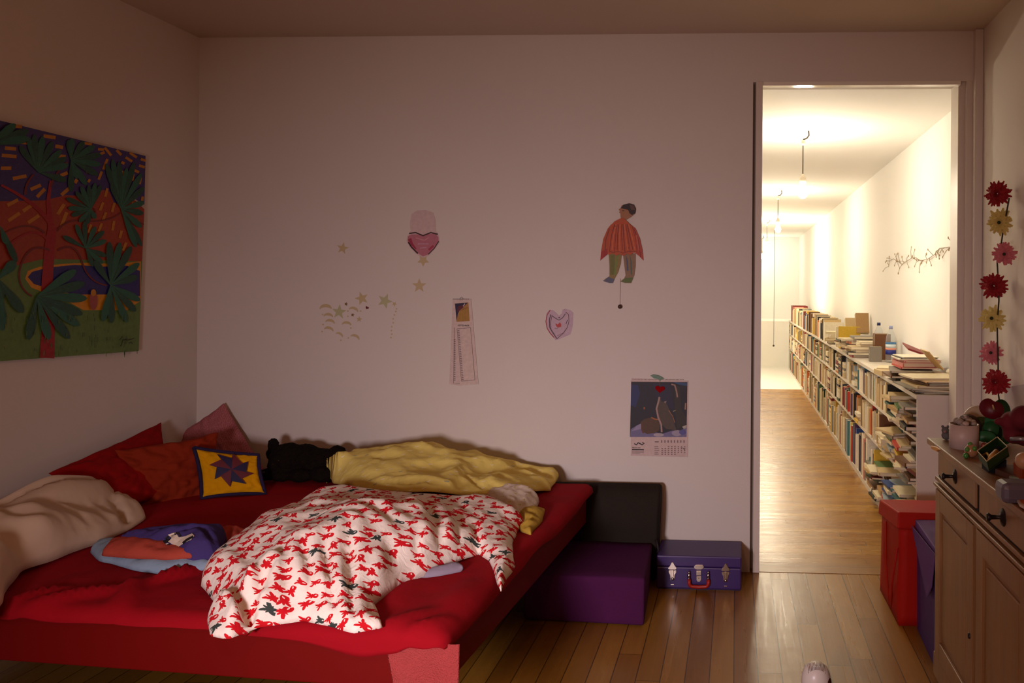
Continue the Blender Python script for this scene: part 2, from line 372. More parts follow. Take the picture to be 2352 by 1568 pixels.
def mound(name, outline, spine, m, label=None, cat=None, N=150, R=0, p=2, wr=.012, wf=6, tuck=.03, seed=0, creases=(), parent=None, sm=1, stretch=(1, 1), sub=0, group=None, edge_wob=.01, zrest=.482, wd=.11, gs=.014, ipow=3.0, drape=0):
    """a heap of cloth over the bed: outline points with their own heights, inner control points with crest heights, fold lines"""
    import numpy as np
    O = smoothp(resample(outline, N), sm)
    for i in range(N):
        O[i] = O[i] + Vector((noise.noise(O[i] * 9 + Vector((seed, 0, 0))), noise.noise(O[i] * 9 + Vector((0, seed, 5))), 0)) * edge_wob
    P = np.array([(o.x, o.y) for o in O]); Z = np.array([o.z for o in O]); Q = np.roll(P, -1, 0)
    def inside(x, y):
        c = ((P[:, 1] > y) != (Q[:, 1] > y)); xx = (Q[:, 0] - P[:, 0]) * (y - P[:, 1]) / (Q[:, 1] - P[:, 1] + 1e-12) + P[:, 0]
        return (np.count_nonzero(c & (x < xx)) % 2) == 1
    def dist(x, y):
        d = Q - P; L = (d ** 2).sum(1) + 1e-12; t = np.clip(((x - P[:, 0]) * d[:, 0] + (y - P[:, 1]) * d[:, 1]) / L, 0, 1)
        q = P + d * t[:, None]; return math.sqrt(((q[:, 0] - x) ** 2 + (q[:, 1] - y) ** 2).min())
    pts = [tuple(v) for v in P]; dd = [0.0] * N; ctr = P.mean(0)
    lo, hi = P.min(0), P.max(0); x = lo[0]; row = 0
    area = .5 * sum(P[:, 0] * Q[:, 1] - Q[:, 0] * P[:, 1]); sg = 1 if area > 0 else -1
    for off in (.003, .008, .016):
        for i in range(N):
            tx, ty = (P[(i + 1) % N] - P[i - 1]); l = math.hypot(tx, ty) or 1; a, b = P[i][0] - ty / l * off * sg, P[i][1] + tx / l * off * sg
            if inside(a, b):
                d = dist(a, b)
                if d > off * .8: pts.append((a, b)); dd.append(d)
    y = lo[1]
    while y < hi[1]:
        x = lo[0] + (gs / 2 if row % 2 else 0)
        while x < hi[0]:
            if inside(x, y):
                d = dist(x, y)
                if d > .021: pts.append((x, y)); dd.append(d)
            x += gs
        y += gs * .87; row += 1
    C_ = np.array([(v.x, v.y, v.z) for v in spine]); cpl = [(np.array([(q[0], q[1]) for q in resample([Vector((*q[:2], 0)) for q in c[0]], 24, False)]), c[1], c[2]) for c in creases]
    V3 = []
    for (x, y), d in zip(pts, dd):
        w0 = 1 / (((P[:, 0] - x) ** 2 + (P[:, 1] - y) ** 2) + 1e-5) ** 2; zb = float((w0 * Z).sum() / w0.sum())
        w1 = 1 / (((C_[:, 0] - x) ** 2 + (C_[:, 1] - y) ** 2) + .004) ** (ipow / 2); zc = float((w1 * C_[:, 2]).sum() / w1.sum())
        loc = noise.noise(Vector((x * 7 + seed, y * 7, 2.2))); w_ = wd * (1 + .35 * loc)
        t = min(1, d / w_); s_ = math.sqrt(1 - (1 - t) ** 2); s_ = s_ * .62 + .38 * min(1, d / (w_ * 2.6))
        z = zb + (zc - zb) * s_
        qx, qy = x * wf * stretch[0], y * wf * stretch[1]; wx = noise.noise(Vector((qx * .6, qy * .6, seed))) * 1.3
        a = Vector((qx + wx, qy - wx, seed)); h = (.22 - abs(noise.noise(a))) * wr * 2.0 + (.2 - abs(noise.noise(a * 2.1 + Vector((5, 5, 0))))) * wr * .8 + noise.noise(a * 5) * wr * .12
        for cp, dp, wdh in cpl:
            e = math.sqrt(((cp[:, 0] - x) ** 2 + (cp[:, 1] - y) ** 2).min()); k0 = min(((cp[0, 0] - x) ** 2 + (cp[0, 1] - y) ** 2), ((cp[-1, 0] - x) ** 2 + (cp[-1, 1] - y) ** 2)) ** .5
            f_ = min(1, k0 / .05 + .2); h += f_ * dp * (-math.exp(-(e / wdh) ** 2) + .55 * math.exp(-((e - wdh * 2.2) / (wdh * 1.3)) ** 2))
        z += h * min(1, d / .03) + noise.noise(Vector((x * 30, y * 30, 0))) * .003 * min(1, d / .01)
        if d > .03: z = max(z, zb - .01)
        V3.append(Vector((x, y, z)))
    r = geometry.delaunay_2d_cdt([Vector(q) for q in pts], [], [list(range(N))], 1, 1e-6)
    bm = bmesh.new(); vs = []
    for k, v in enumerate(r[0]):
        src = r[3][k][0] if r[3][k] else None
        vs.append(bm.verts.new(V3[src] if src is not None else (v.x, v.y, zrest)))
    for f in r[2]:
        try: bm.faces.new([vs[i] for i in f])
        except ValueError: pass
    for f in bm.faces:
        f.normal_update()
        if f.normal.z < 0: f.normal_flip()
    return obj(name, bm, m, parent, True, (label, cat, group) if label else None, solid=.005)
def sheetgrid(fn, nu, nv, bm=None):
    bm = bm or bmesh.new(); g = [[bm.verts.new(fn(i / nu, j / nv)) for j in range(nv + 1)] for i in range(nu + 1)]
    for i in range(nu):
        for j in range(nv): bm.faces.new((g[i][j], g[i + 1][j], g[i + 1][j + 1], g[i][j + 1]))
    return bm
exec_parts = []
# ================================================================ THE SETTING
WALL = mat('wall_plaster', 'd9cfc6', .85, var=.03, vscale=2, bump=.04, bscale=120, spec=.2)
CEIL = mat('ceiling_plaster', 'cfbfae', .9, var=.03, vscale=2, spec=.1)
HWALL = mat('hall_plaster', 'f6f3ee', .8, var=.02, vscale=2, spec=.2)
TRIM = mat('white_gloss_paint', 'd8ccc0', .4, var=.03)
OAK = wood('oak_boards', '8a5a1e', 'ae7c2e', '663f12', .088, 'Y', .27, 1.5)
OAKH = wood('oak_boards_hall', '986420', 'bc8a36', '704816', .075, 'X', .26, 1.2, .002)
XL, XR, YB, ZC = -2.769, 1.19, 3.9, 2.676
HX0, HXR, HZ, HY1 = -.30, 1.25, 2.46, 15.8
DX0, DX1, DZ = .075, 1.15, 2.432
struct('floor', box(XL - .1, XR + .1, -1.6, YB + .02, -.05, 0), OAK)
struct('floor_hall', box(HX0 - .1, HXR + .1, 4.05, 11.14, -.05, 0), OAKH)
struct('trim_1', box(DX0 - .02, DX1 + .06, YB + .005, 4.05, -.05, .002), wood('oak_threshold', '96682e', '96682e', '70491f', 1.0, 'X', .3, 5))
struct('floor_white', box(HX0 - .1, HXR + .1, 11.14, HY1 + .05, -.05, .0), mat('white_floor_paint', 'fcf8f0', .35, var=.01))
struct('ceiling', box(XL - .1, XR + .1, -1.6, YB + .1, ZC, ZC + .08), CEIL)
struct('ceiling_hall', box(HX0 - .1, HXR + .1, 4.05, HY1 + .05, HZ, HZ + .08), HWALL)
bm = box(XL - .1, DX0, YB, 4.05, 0, ZC); box(DX0, DX1 + .08, YB, 4.05, DZ, ZC, bm); box(DX1 + .035, XR + .1, YB, 4.05, 0, ZC, bm)
struct('wall_back', bm, WALL)
struct('wall_left', box(XL - .1, XL, -1.6, YB, 0, ZC), WALL)
struct('wall_right', box(XR, XR + .1, -1.6, YB, 0, ZC), WALL)
struct('wall_front', box(XL - .1, XR + .1, -1.7, -1.6, 0, ZC), WALL)
struct('wall_hall_right', box(HXR, HXR + .1, 4.05, HY1 + .05, 0, HZ), HWALL)
struct('wall_hall_left', box(HX0 - .1, HX0, 4.05, HY1 + .05, 0, HZ), HWALL)
struct('wall_hall_end', box(HX0, HXR, HY1, HY1 + .1, 0, HZ), HWALL)
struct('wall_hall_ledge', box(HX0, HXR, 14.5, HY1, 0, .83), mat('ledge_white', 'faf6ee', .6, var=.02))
# door frame: slot of the sliding door, posts and head
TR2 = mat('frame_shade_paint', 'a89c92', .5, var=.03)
struct('trim_2', box(.122 - .032, .122, YB - .012, 4.06, 0.002, DZ), TRIM)                       # white post
struct('trim_3', box(DX0 - .0, .092, YB + .05, 4.0, 0.0, DZ), TR2)                            # slot behind the post, its shade put in as a darker paint
struct('trim_4', box(.122, 1.09, YB - .002, 3.94, DZ - .018, DZ), mat('head_trim_paint', 'f0e8da', .12, var=.02))                  # head strip
struct('trim_5', box(1.087, 1.12, YB + .03, 4.06, .002, DZ), TRIM)
struct('trim_6', box(1.12, 1.15, YB + .004, 4.06, .002, DZ + .04), TRIM)
struct('trim_7', box(1.15, XR - .002, YB - .035, YB + .03, 0, ZC - .002), WALL)
# ================================================================ HALL LAMPS
BAKE = mat('white_porcelain', 'cfc4b0', .35, var=.03); CORD = mat('dark_cord', '3a3025', .6)
BULB = emis('lit_bulb', 'fffaf0', 80)
ords = ['nearest', 'second', 'third', 'farthest']
for i, (px, py) in enumerate(((1857, 300), (1795, 437), (1767, 503), (1752, 547))):
    a = onZ(px, py, HZ); a.z = HZ
    if i == 3: a.x, a.y = .52, 15.25
    t = thing('pendant_lamp', ['bare bulb on a cord under the corridor ceiling, nearest the doorway', 'bare bulb pendant of the corridor, second from the doorway', 'small far bare bulb pendant, third from the doorway', 'farthest lit bare bulb, half hidden by the door post'][i], 'lamp', a, 'bare bulbs along the corridor ceiling')
    X = a.x - .035; y = a.y; zs = HZ - .34
    obj('ceiling_hook', tube([(a.x, y, HZ), (a.x + .004, y, HZ - .03), (a.x - .01, y, HZ - .05), (X, y, HZ - .06)], .005), CORD, t, True)
    obj('connector', lathe([(0, 0), (.012, .002), (.012, .035), (0, .037)], (X, y, HZ - .098)), BAKE, t, True)
    obj('cord', tube([(X, y, HZ - .06), (X, y, HZ - .2), (X, y, zs + .045)], .0035), CORD, t, True)
    obj('socket', lathe([(0, .055), (.008, .05), (.013, .04), (.02, .025), (.022, 0), (.02, -.012), (0, -.012)], (X, y, zs)), BAKE, t, True)
    obj('bulb', lathe([(0, 0), (.014, -.005), (.016, -.02), (.027, -.045), (.031, -.065), (.027, -.085), (.014, -.097), (0, -.1)], (X, y, zs - .01)), BULB, t, True)
    l = light('bulb_light', 'POINT', (X, y, zs - .07), HALLW * (1, 1, 2.8, .4)[i], WARMBULB, .04); l.parent = t; l.location = Vector((X, y, zs - .07)) - a
tag(obj('pull_cord', ball((.66, 13.9, .42), .018, tube([(.66, 13.9, HZ), (.665, 13.9, 1.4), (.66, 13.9, .42)], .0035)), CORD), 'thin cord hanging from the ceiling at the far end of the corridor', 'cord')
tag(obj('wall_switch', box(HXR - .018, HXR, 4.42, 4.47, 1.46, 1.54), mat('switch_plastic', 'b8a88c', .4), bevel=.004), 'small beige switch on the right corridor wall beside the door frame', 'switch')
cab = obj('wall_cable', tube([(HXR - .006, 4.45, 1.46), (HXR - .008, 4.44, 1.3), (HXR - .006, 4.43, 1.15), (HXR - .006, 4.44, 1.0)], .003), mat('cable_white', 'd8c8a8', .5), smooth=True)
tag(cab, 'thin pale cable running down the corridor wall below the switch', 'cable')
# flower twig decoration on the wall of the hall
bm = bmesh.new(); TW = []
for px, py in ((2041, 612), (2043, 600), (2052, 594), (2062, 600), (2072, 607), (2082, 600), (2095, 592), (2104, 596), (2118, 598), (2132, 594), (2147, 584), (2158, 570), (2175, 568), (2196, 566)): TW.append(onX(px, py, HXR - .012))
tw = thing('twig_garland', 'thin dark twig garland with tiny blossoms on the corridor wall', 'garland', TW[0])
b2 = tube(TW, .0018)
rr = random.Random(3); blos = bmesh.new()
for p, q in zip(TW, TW[1:]):
    for k in range(3):
        s = p.lerp(q, rr.random()); e = s + Vector((rr.uniform(-.03, 0), rr.uniform(-.13, .13), rr.uniform(-.08, .08))); e.x = min(e.x, HXR - .012); tube([s, (s + e) / 2 + Vector((-.005, 0, .005)), e], .0016, 5, b2)
        ball(e, rr.uniform(.006, .011), blos, 1, (.4, 1, 1))
obj('twig', b2, mat('twig_brown', '8a7252', .8), tw, True); obj('blossom', blos, mat('blossom_brown', 'b09470', .8), tw, True)['kind'] = 'stuff'

# ================================================================ BOOKCASE
BX, BD, BY0, BY1 = .93, .31, 4.07, 13.95
BW = mat('bookcase_white', 'd9cfc2', .45, var=.03)
LV = [(.03, .0), (.40, .0), (.645, .0), (.868, .0)]
LV = [.035, .40, .645, .868]
bc = thing('bookcase', 'long low white bookcase crammed with books along the corridor wall', 'bookcase', (BX, BY0, 0))
BXR = BX + BD
obj('side_panel', box(BX, BXR, BY0, BY0 + .02, 0, LV[3] - .02), BW, bc); obj('side_panel', box(BX, BXR, BY1 - .02, BY1, 0, LV[3] - .02), BW, bc)
obj('top_board', box(BX - .005, BXR, BY0 - .004, BY1, LV[3] - .022, LV[3]), BW, bc)
for z in LV[1:3]: obj('shelf', box(BX, BXR - .01, BY0 + .02, BY1 - .02, z - .02, z), BW, bc)
obj('plinth', box(BX, BXR - .01, BY0 + .02, BY1 - .02, 0, LV[0]), BW, bc)
obj('back_panel', box(BXR - .008, BXR, BY0 + .02, BY1 - .02, .02, LV[3] - .022), BW, bc)

# ---- books: one unit mesh of covers and one of pages, scaled per book; spine faces -x
def book_mesh():
    bm = box(0, 1, -.5, -.42, 0, 1); box(0, 1, .42, .5, 0, 1, bm); box(0, .03, -.43, .43, 0, 1, bm)
    me = bpy.data.meshes.new('book'); bm.to_mesh(me); bm.free()
    bp = box(.03, .975, -.42, .42, .015, .985); mp = bpy.data.meshes.new('pages'); bp.to_mesh(mp); bp.free(); return me, mp
BM, PM = book_mesh()
bookcols = {'cream': 'e2d3b0', 'white': 'ece2cc', 'beige': 'c8ae80', 'tan': 'b08a58', 'brown': '6b4426', 'dark red': '7c1e18', 'red': 'b83224', 'orange': 'cc6a28', 'yellow': 'd8b23a', 'green': '4c6a3a', 'dark green': '24402c', 'teal': '3e7274', 'blue': '2c4a86', 'dark blue': '1c2444', 'grey': '7c7468', 'black': '1e1a18', 'pink': 'cc8078', 'pale blue': '9aa8b0', 'purple': '4e3058'}
bmats = {k: mat('cover_' + k.replace(' ', '_'), v, .45, var=.2, vscale=14) for k, v in bookcols.items()}
PAGES = mat('book_pages', 'e6d8b8', .8, var=.1, vscale=40)
BM.materials.append(bmats['cream']); PM.materials.append(PAGES)
wts = [('cream', 22), ('white', 16), ('beige', 16), ('tan', 7), ('brown', 5), ('dark red', 4), ('red', 3), ('orange', 3), ('yellow', 4), ('green', 2), ('dark green', 2), ('teal', 2), ('blue', 1.4), ('dark blue', 2.4), ('grey', 5), ('black', 6), ('pink', 2), ('pale blue', 3), ('purple', 1)]
rb = random.Random(21)
def pick(r): return r.choices([k for k, _ in wts], [v for _, v in wts])[0]
NB = [0]
def book(x, y, z, depth, thick, height, colr, label, group, lying=False, yaw=0, lean=0, cat='book', name='book'):
    """standing: spine at x, centre y, foot z. lying: flat at z, thick high, height runs along y"""
    o = bpy.data.objects.new(name, BM); COL.objects.link(o); o.material_slots[0].link = 'OBJECT'; o.material_slots[0].material = bmats[colr]
    p = bpy.data.objects.new('pages', PM); COL.objects.link(p); p.parent = o
    S3 = Matrix.Diagonal((depth, thick, height, 1))
    if lying:
        Mx = Matrix.Translation((x, y, z + thick / 2)) @ Matrix.Rotation(yaw, 4, 'Z') @ Matrix.Rotation(PI / 2, 4, 'X') @ Matrix.Translation((0, 0, -height / 2))
    else: Mx = Matrix.Translation((x, y, z)) @ Matrix.Rotation(yaw, 4, 'Z') @ Matrix.Rotation(lean, 4, 'X')
    o.matrix_world = Mx @ S3; tag(o, label, cat, group); NB[0] += 1
    return o
def nth(k):
    w_ = ['first', 'second', 'third', 'fourth', 'fifth', 'sixth', 'seventh', 'eighth', 'ninth', 'tenth', 'eleventh', 'twelfth']
    if k <= 12: return w_[k - 1]
    return str(k) + ('st' if k % 10 == 1 and k % 100 != 11 else 'nd' if k % 10 == 2 and k % 100 != 12 else 'rd' if k % 10 == 3 and k % 100 != 13 else 'th')
def pile(y, z0, ztop, where, wy=.21, dx=.25, big=.0, r=rb, tmin=.006, tmax=.03, xoff=0, cols=None, xmax=BXR - .012, ywob=.02):
    z = z0; k = 1
    while True:
        th = r.uniform(tmin, tmax)
        if z + th > ztop: break
        c = cols[(k - 1) % len(cols)] if cols else pick(r); h = wy * r.uniform(.72, 1.1); d = dx * r.uniform(.8, 1.12)
        x = BX + xoff + r.uniform(-.06, .05); yaw = r.gauss(0, .15); near = z0 < .8 and y < 4.3; yaw = max(-.07, min(.07, yaw)) if near else yaw; d = min(d, xmax - x - abs(math.sin(yaw)) * h / 2)
        book(x, (max(BY0 + .024 + h / 2 + abs(math.sin(yaw)) * d, y) if near else y + r.uniform(-ywob, ywob)), z, d, th - .0006, h, c, f'{c} {"magazine" if th < .011 else "book"} lying {where}, {nth(k)} up', 'books lying in piles in the corridor bookcase', True, yaw, cat='magazine' if th < .011 else 'book', name='magazine' if th < .011 else 'book')
        z += th; k += 1
    return z
# messy piles at the doorway end
SN = ['on the lowest shelf', 'on the middle shelf', 'on the upper shelf']
for li, (ys, tp) in enumerate((((4.21, 4.45, 4.70, 4.95, 5.2), .30), ((4.21, 4.46, 4.71, 4.95), .215), ((4.21, 4.45, 4.68), .185))):
    for k, y in enumerate(ys):
        hh = tp * rb.uniform(.72, .98)
        if li == 0: hh = tp * (rb.uniform(.8, 1.0))
        cols = None
        if li == 0 and k < 3: cols = [pick(rb) for _ in range(5)] + ['orange', 'green', 'red', 'pale blue', 'yellow', 'blue', 'cream', 'teal']
        if li and k == 0: cols = ['grey', 'brown', 'black', 'dark red', 'tan', 'dark blue', 'brown', 'cream']
        pile(y, LV[li], LV[li] + hh, SN[li] + ', ' + (['pile by the end panel', 'second pile', 'third pile', 'fourth pile', 'fifth pile'][k]), cols=cols, tmin=.008, tmax=.024)
restb = bmesh.new(); restcol = restb.loops.layers.float_color.new('Col')
def stuffbook(x, y, z, d, th, h, c):
    n0 = len(restb.faces); box(x, x + d, y - th / 2, y + th / 2, z, z + h, restb); restb.faces.ensure_lookup_table()
    a = (*lin(bookcols[c]), 1); pg = (*lin('e6d8b8'), 1)
    for i, f in enumerate(restb.faces[n0:]):
        for l in f.loops: l[restcol] = pg if i == 1 else a
counts = [0, 0, 0, 0]
def row(li, y0, y1, zf, hmin, hmax, tmin, tmax, xj=.02, ilimit=8.0):
    y = y0; lean = 0
    while y < y1:
        if li < 3 and rb.random() < .045 and y + .2 < y1:           # a lying pile between the standing ones
            h = rb.uniform(.13, .17); zt = zf + (hmax * rb.uniform(.5, .95)); z = zf; k = 1
            while z < zt:
                th = rb.uniform(.015, .03); c = pick(rb)
                if y < ilimit: book(BX + rb.uniform(-.02, .02), y + h / 2 + .01, z, .2, th - .001, h, c, f'{c} book lying flat {SN[li]}, {y - BY0:.1f} metres in, {nth(k)} up', 'books lying in piles in the corridor bookcase', True)
                else:
                    stuffbook(BX, y + h / 2, z, .2, h, th * .9, c)
                z += th; k += 1
            y += h + .03; continue
        th = rb.uniform(tmin, tmax); h = rb.uniform(hmin, hmax); d = rb.uniform(.13, .2); c = pick(rb); x = BX + rb.uniform(-.004, xj)
        counts[li] += 1
        if y < ilimit:
            book(x, y + th / 2, zf, d, th * .97, h, c, f'{c} book standing {(SN + ["on top"])[li]}, {nth(counts[li])} upright from the doorway', 'books standing in the corridor bookcase', lean=rb.gauss(0, .012))
        else: stuffbook(x, y + th / 2, zf, d, th * .95, h, c)
        y += th
row(0, 5.36, BY1 - .03, LV[0], .22, .33, .025, .055, ilimit=6.3)
row(1, 5.1, BY1 - .03, LV[1], .16, .215, .018, .042, ilimit=6.3)
row(2, 4.86, BY1 - .03, LV[2], .14, .192, .018, .042, ilimit=6.3)
row(3, 8.3, 13.2, LV[3], .17, .26, .03, .06, ilimit=8.5)
bpy_rest = obj('books', restb, paint_mat('far_books', .6, .05)); bpy_rest['kind'] = 'stuff'; tag(bpy_rest, 'rows of small far books filling the distant half of the bookcase', 'books')
# on top, from the doorway inwards
T3 = LV[3]
pile(4.27, T3, T3 + .085, 'on top in the pile beside the door frame', wy=.34, dx=.30, cols=['grey', 'brown', 'tan', 'grey', 'beige', 'brown', 'grey', 'tan', 'cream'], tmin=.006, tmax=.013, xoff=.01, xmax=HXR - .01)
pile(4.72, T3, T3 + .075, 'on top in the pile topped with pink books', wy=.30, dx=.28, cols=['grey', 'black', 'beige', 'brown', 'grey', 'tan'], tmin=.006, tmax=.014, xmax=HXR - .02)
z = T3 + .078
for k, (c, th) in enumerate((('red', .009), ('pink', .024), ('pink', .012), ('white', .006), ('black', .004), ('white', .004))):
    book(BX + .03 + .01 * (k % 3), 4.76 + .01 * k, z, .22, th, .27 - .01 * k, c, f'{c} {"hardback" if th > .02 else "booklet"} on the pile topped with pink books, {nth(k + 1)} in its upper part', 'pink and white books atop the tall pile', True, .04 * (k % 3)); z += th + .0008
book(BX + .02, 5.12, T3, .2, .02, .2, 'yellow', 'yellow paperback lying low on the bookcase top behind the pink pile', 'loose books behind the pink pile', True, .3)
book(BX + .0, 5.2, T3 + .022, .18, .015, .2, 'cream', 'cream booklet crossing a yellow paperback on the bookcase top', 'loose books behind the pink pile', True, -.25)
book(BX - .03, 5.03, T3, .2, .03, .16, 'beige', 'beige book overhanging the bookcase edge behind the pink pile', 'loose books behind the pink pile', True, .15)
# leaning notebook and tilted red folder
nb = prism([(1.165, 4.46, .957), (1.165, 4.66, .957), (1.078, 4.66, 1.06), (1.078, 4.46, 1.06)], (1, 0, .8), .005)
obj('clipboard', nb, mat('clipboard_tan', 'c8a468', .5), tg=('thin tan board seen edge on, leaning slantwise beside the pink book pile', 'board'))
obj('folder', prism([(1.08, 4.98, 1.03), (1.20, 4.92, .99), (1.22, 5.2, 1.0), (1.1, 5.25, 1.05)], (0, 0, 1), .012), mat('folder_red', '7c1614', .5), tg=('dark red folder sticking up behind the pink books', 'folder'))
obj('crumpled_paper', ball((1.17, 4.3, T3 + .098), .035, None, 2, (1, 1.3, .5)), mat('paper_white', 'e8dcc0', .9, bump=.8, bscale=30), tg=('crumpled white paper on the pile beside the door frame', 'paper'))
# bottles
def bottle(x, y, s, cap, label, lab):
    t = thing('water_bottle', label, 'bottle', (x, y, T3), 'empty plastic water bottles on the bookcase')
    pr = [(0, 0), (.034, .0), (.04, .01), (.04, .06), (.037, .07), (.04, .08), (.04, .13), (.037, .14), (.04, .15), (.038, .185), (.03, .215), (.018, .24), (.0125, .25), (.0125, .265)]
    n = NT('clear_plastic') if 'clear_plastic' not in _m else None
    if n:
        n.b.inputs['Base Color'].default_value = (.93, .95, .97, 1); n.b.inputs['Transmission Weight'].default_value = .93; n.b.inputs['Roughness'].default_value = .06; n.b.inputs['IOR'].default_value = 1.15; _m['clear_plastic'] = n.m
    obj('bottle_body', lathe([(r * s, h * s) for r, h in pr], (x, y, T3)), _m['clear_plastic'], t, True, solid=.001)
    obj('bottle_cap', lathe([(0, .28 * s), (.014 * s, .28 * s), (.015 * s, .258 * s), (0, .258 * s)], (x, y, T3)), mat('cap_' + cap, cap, .4), t, True)
    for z0, z1, c in lab: obj('bottle_label', lathe([(.0405 * s, z0 * s), (.0408 * s, z0 * s), (.0408 * s, z1 * s), (.0405 * s, z1 * s)], (x, y, T3)), mat('label_' + c, c, .5), t, True)
p = onX(2018, 800, 1.135); bottle(1.135, p.y, 1.0, '1c2860', 'clear plastic bottle with a dark blue cap, left of the two', ((.075, .09, '6a5c50'), (.092, .125, 'a08c78')))
p = onX(2046, 800, 1.155); bottle(1.155, p.y, .97, '9098c0', 'clear plastic bottle with pale cap and blue banded label, right of the two', ((.062, .095, '1e2a7c'), (.097, .112, 'd8907c'), (.113, .14, 'd0dce0'), (.141, .155, '4a7cb0')))
# farther things on top
pile(6.35, T3, T3 + .15, 'on top in the pile behind the bottles', wy=.2, dx=.24, cols=['red', 'black', 'cream', 'beige', 'cream', 'cream', 'tan', 'cream'], tmin=.012, tmax=.028)
pile(6.65, T3, T3 + .17, 'on top in the tallest middle pile', wy=.22, dx=.26, cols=['cream', 'grey', 'cream', 'tan', 'beige', 'black', 'orange', 'white'], tmin=.01, tmax=.026)
pile(7.0, T3, T3 + .12, 'on top beside a yellow box file', wy=.22, dx=.25, tmin=.012, tmax=.026)
pile(7.9, T3, T3 + .13, 'on top before the far upright row', wy=.2, dx=.24, cols=['cream', 'black', 'cream', 'tan', 'cream', 'white'], tmin=.012, tmax=.024)
book(BX + .14, 6.16, T3, .12, .1, .2, 'brown', 'dark picture box standing beside the pile behind the bottles', 'upright boxes on the bookcase top')
book(BX + .07, 5.95, T3, .09, .05, .115, 'grey', 'small grey upright box before the bottles pile', 'upright boxes on the bookcase top')
book(BX + .02, 7.35, T3, .2, .03, .2, 'yellow', 'yellow edged box file standing on the bookcase top', 'upright boxes on the bookcase top')
for k, (y, c) in enumerate(((7.42, 'white'), (7.46, 'brown'), (7.5, 'cream'), (7.54, 'black'), (7.58, 'cream'), (7.63, 'white'))):
    book(BX + .03, y, T3, .18, .035, .185, c, f'{c} book standing beside the yellow box file, {nth(k + 1)} after it', 'books beside the yellow box file')
book(1.11, 7.35, T3 + .135, .12, .06, .19, 'tan', 'tall tan box book leaning against the wall above the piles', 'books leaning high against the corridor wall', lean=-.28)
book(1.07, 7.75, T3 + .135, .12, .05, .13, 'beige', 'shorter beige book leaning behind the tan box book', 'books leaning high against the corridor wall', lean=-.3)
for k, y in enumerate((13.35, 13.5, 13.65)):
    book(BX + .02, y, T3, .25, .13, .27, 'dark red', f'dark red bound volume at the far end of the bookcase top, {nth(k + 1)} of three', 'dark red volumes at the far end')
print('BOOKS', NB[0])
# ================================================================ BED
BO = Vector((-.80, 2.095, 0)); EX = Vector((-.9974, .072, 0)); EY = Vector((.062, .998, 0))
def B(s, t, z): return BO + EX * s + EY * t + Vector((0, 0, z))
RED = mat('red_lacquer', '6c0805', .6, var=.06, vscale=3, spec=.15)
SL, SW, ZT = 1.93, 1.58, .475
bed = thing('bed', 'low double bed with a red painted frame in the room corner', 'bed', B(0, 0, 0))
def bbox(s0, s1, t0, t1, z0, z1): return hexa([B(s0, t0, z0), B(s1, t0, z0), B(s1, t1, z0), B(s0, t1, z0), B(s0, t0, z1), B(s1, t0, z1), B(s1, t1, z1), B(s0, t1, z1)])
obj('front_rail', bbox(0, SL, 0, .028, .30, .437), RED, bed, bevel=.004)
obj('side_rail', bbox(0, .028, .03, SW, .295, .43), RED, bed, bevel=.004)
obj('back_rail', bbox(.03, SL - .03, SW - .028, SW, .295, .43), RED, bed)
obj('side_rail', bbox(SL - .028, SL, .03, SW, .295, .43), RED, bed)
DK = mat('dark_bed_wood', '2a130c', .7)
obj('slat_base', bbox(.03, SL - .03, .03, SW - .03, .30, .32), DK, bed)
for s, t in ((.45, .75), (1.45, .75), (.45, 1.3), (1.45, 1.3)): obj('leg', bbox(s, s + .06, t, t + .06, 0, .30), DK, bed)
obj('mattress', bbox(.035, SL - .03, .035, SW - .03, .32, ZT - .05), mat('mattress_ticking', 'b0a090', .9), bed, bevel=.02)
SHEET = cloth('red_cotton', '960b18', .25, 18)
def sheet_fn(hem):
    r_ = .03
    def f(a, b):
        s = -.02 + a * (SL + .02) ; s = a * (SL + .10) - .10; t = b * (SW + .10) - .10
        h = hem(s, t)
        dx = max(0, r_ - s - .025); dy = max(0, r_ - t - .025); d = math.hypot(dx, dy)
        if d > 0: ux, uy = dx / d, dy / d
        else: ux = uy = 0
        lim = r_ * PI / 2; an = min(d / r_, PI / 2); dr = max(0, d - lim) * h
        bs, bt = max(s, r_ - .025), max(t, r_ - .025)
        outw = r_ * math.sin(an)
        fold = 0
        p = B(bs - ux * outw, bt - uy * outw, 0)
        # wrinkles: long soft folds fanning from the front left and at the right corner
        k = 0
        for (c0, c1, dp, wd) in FOLDS:
            vx, vy = c1[0] - c0[0], c1[1] - c0[1]; L2 = vx * vx + vy * vy; q = max(0, min(1, ((p.x - c0[0]) * vx + (p.y - c0[1]) * vy) / L2))
            dd = math.hypot(p.x - c0[0] - vx * q, p.y - c0[1] - vy * q); fade = math.sin(PI * min(1, max(0, .08 + q * .9)))
            k += dp * math.exp(-(dd / wd) ** 2) * fade
        z = ZT - r_ * (1 - math.cos(an)) - dr + k + fbm(Vector((p.x * 3, p.y * 3, 1)), 3) * .008 + noise.noise(Vector((p.x * 11, p.y * 5, 3))) * .002
        p.z = z
        if an > 1: p = p - (EX * ux + EY * uy) * (.004 + noise.noise(Vector((p.x * 8, p.y * 8, 0))) * .004 + k * .3)
        return p
    return f
FOLDS = []
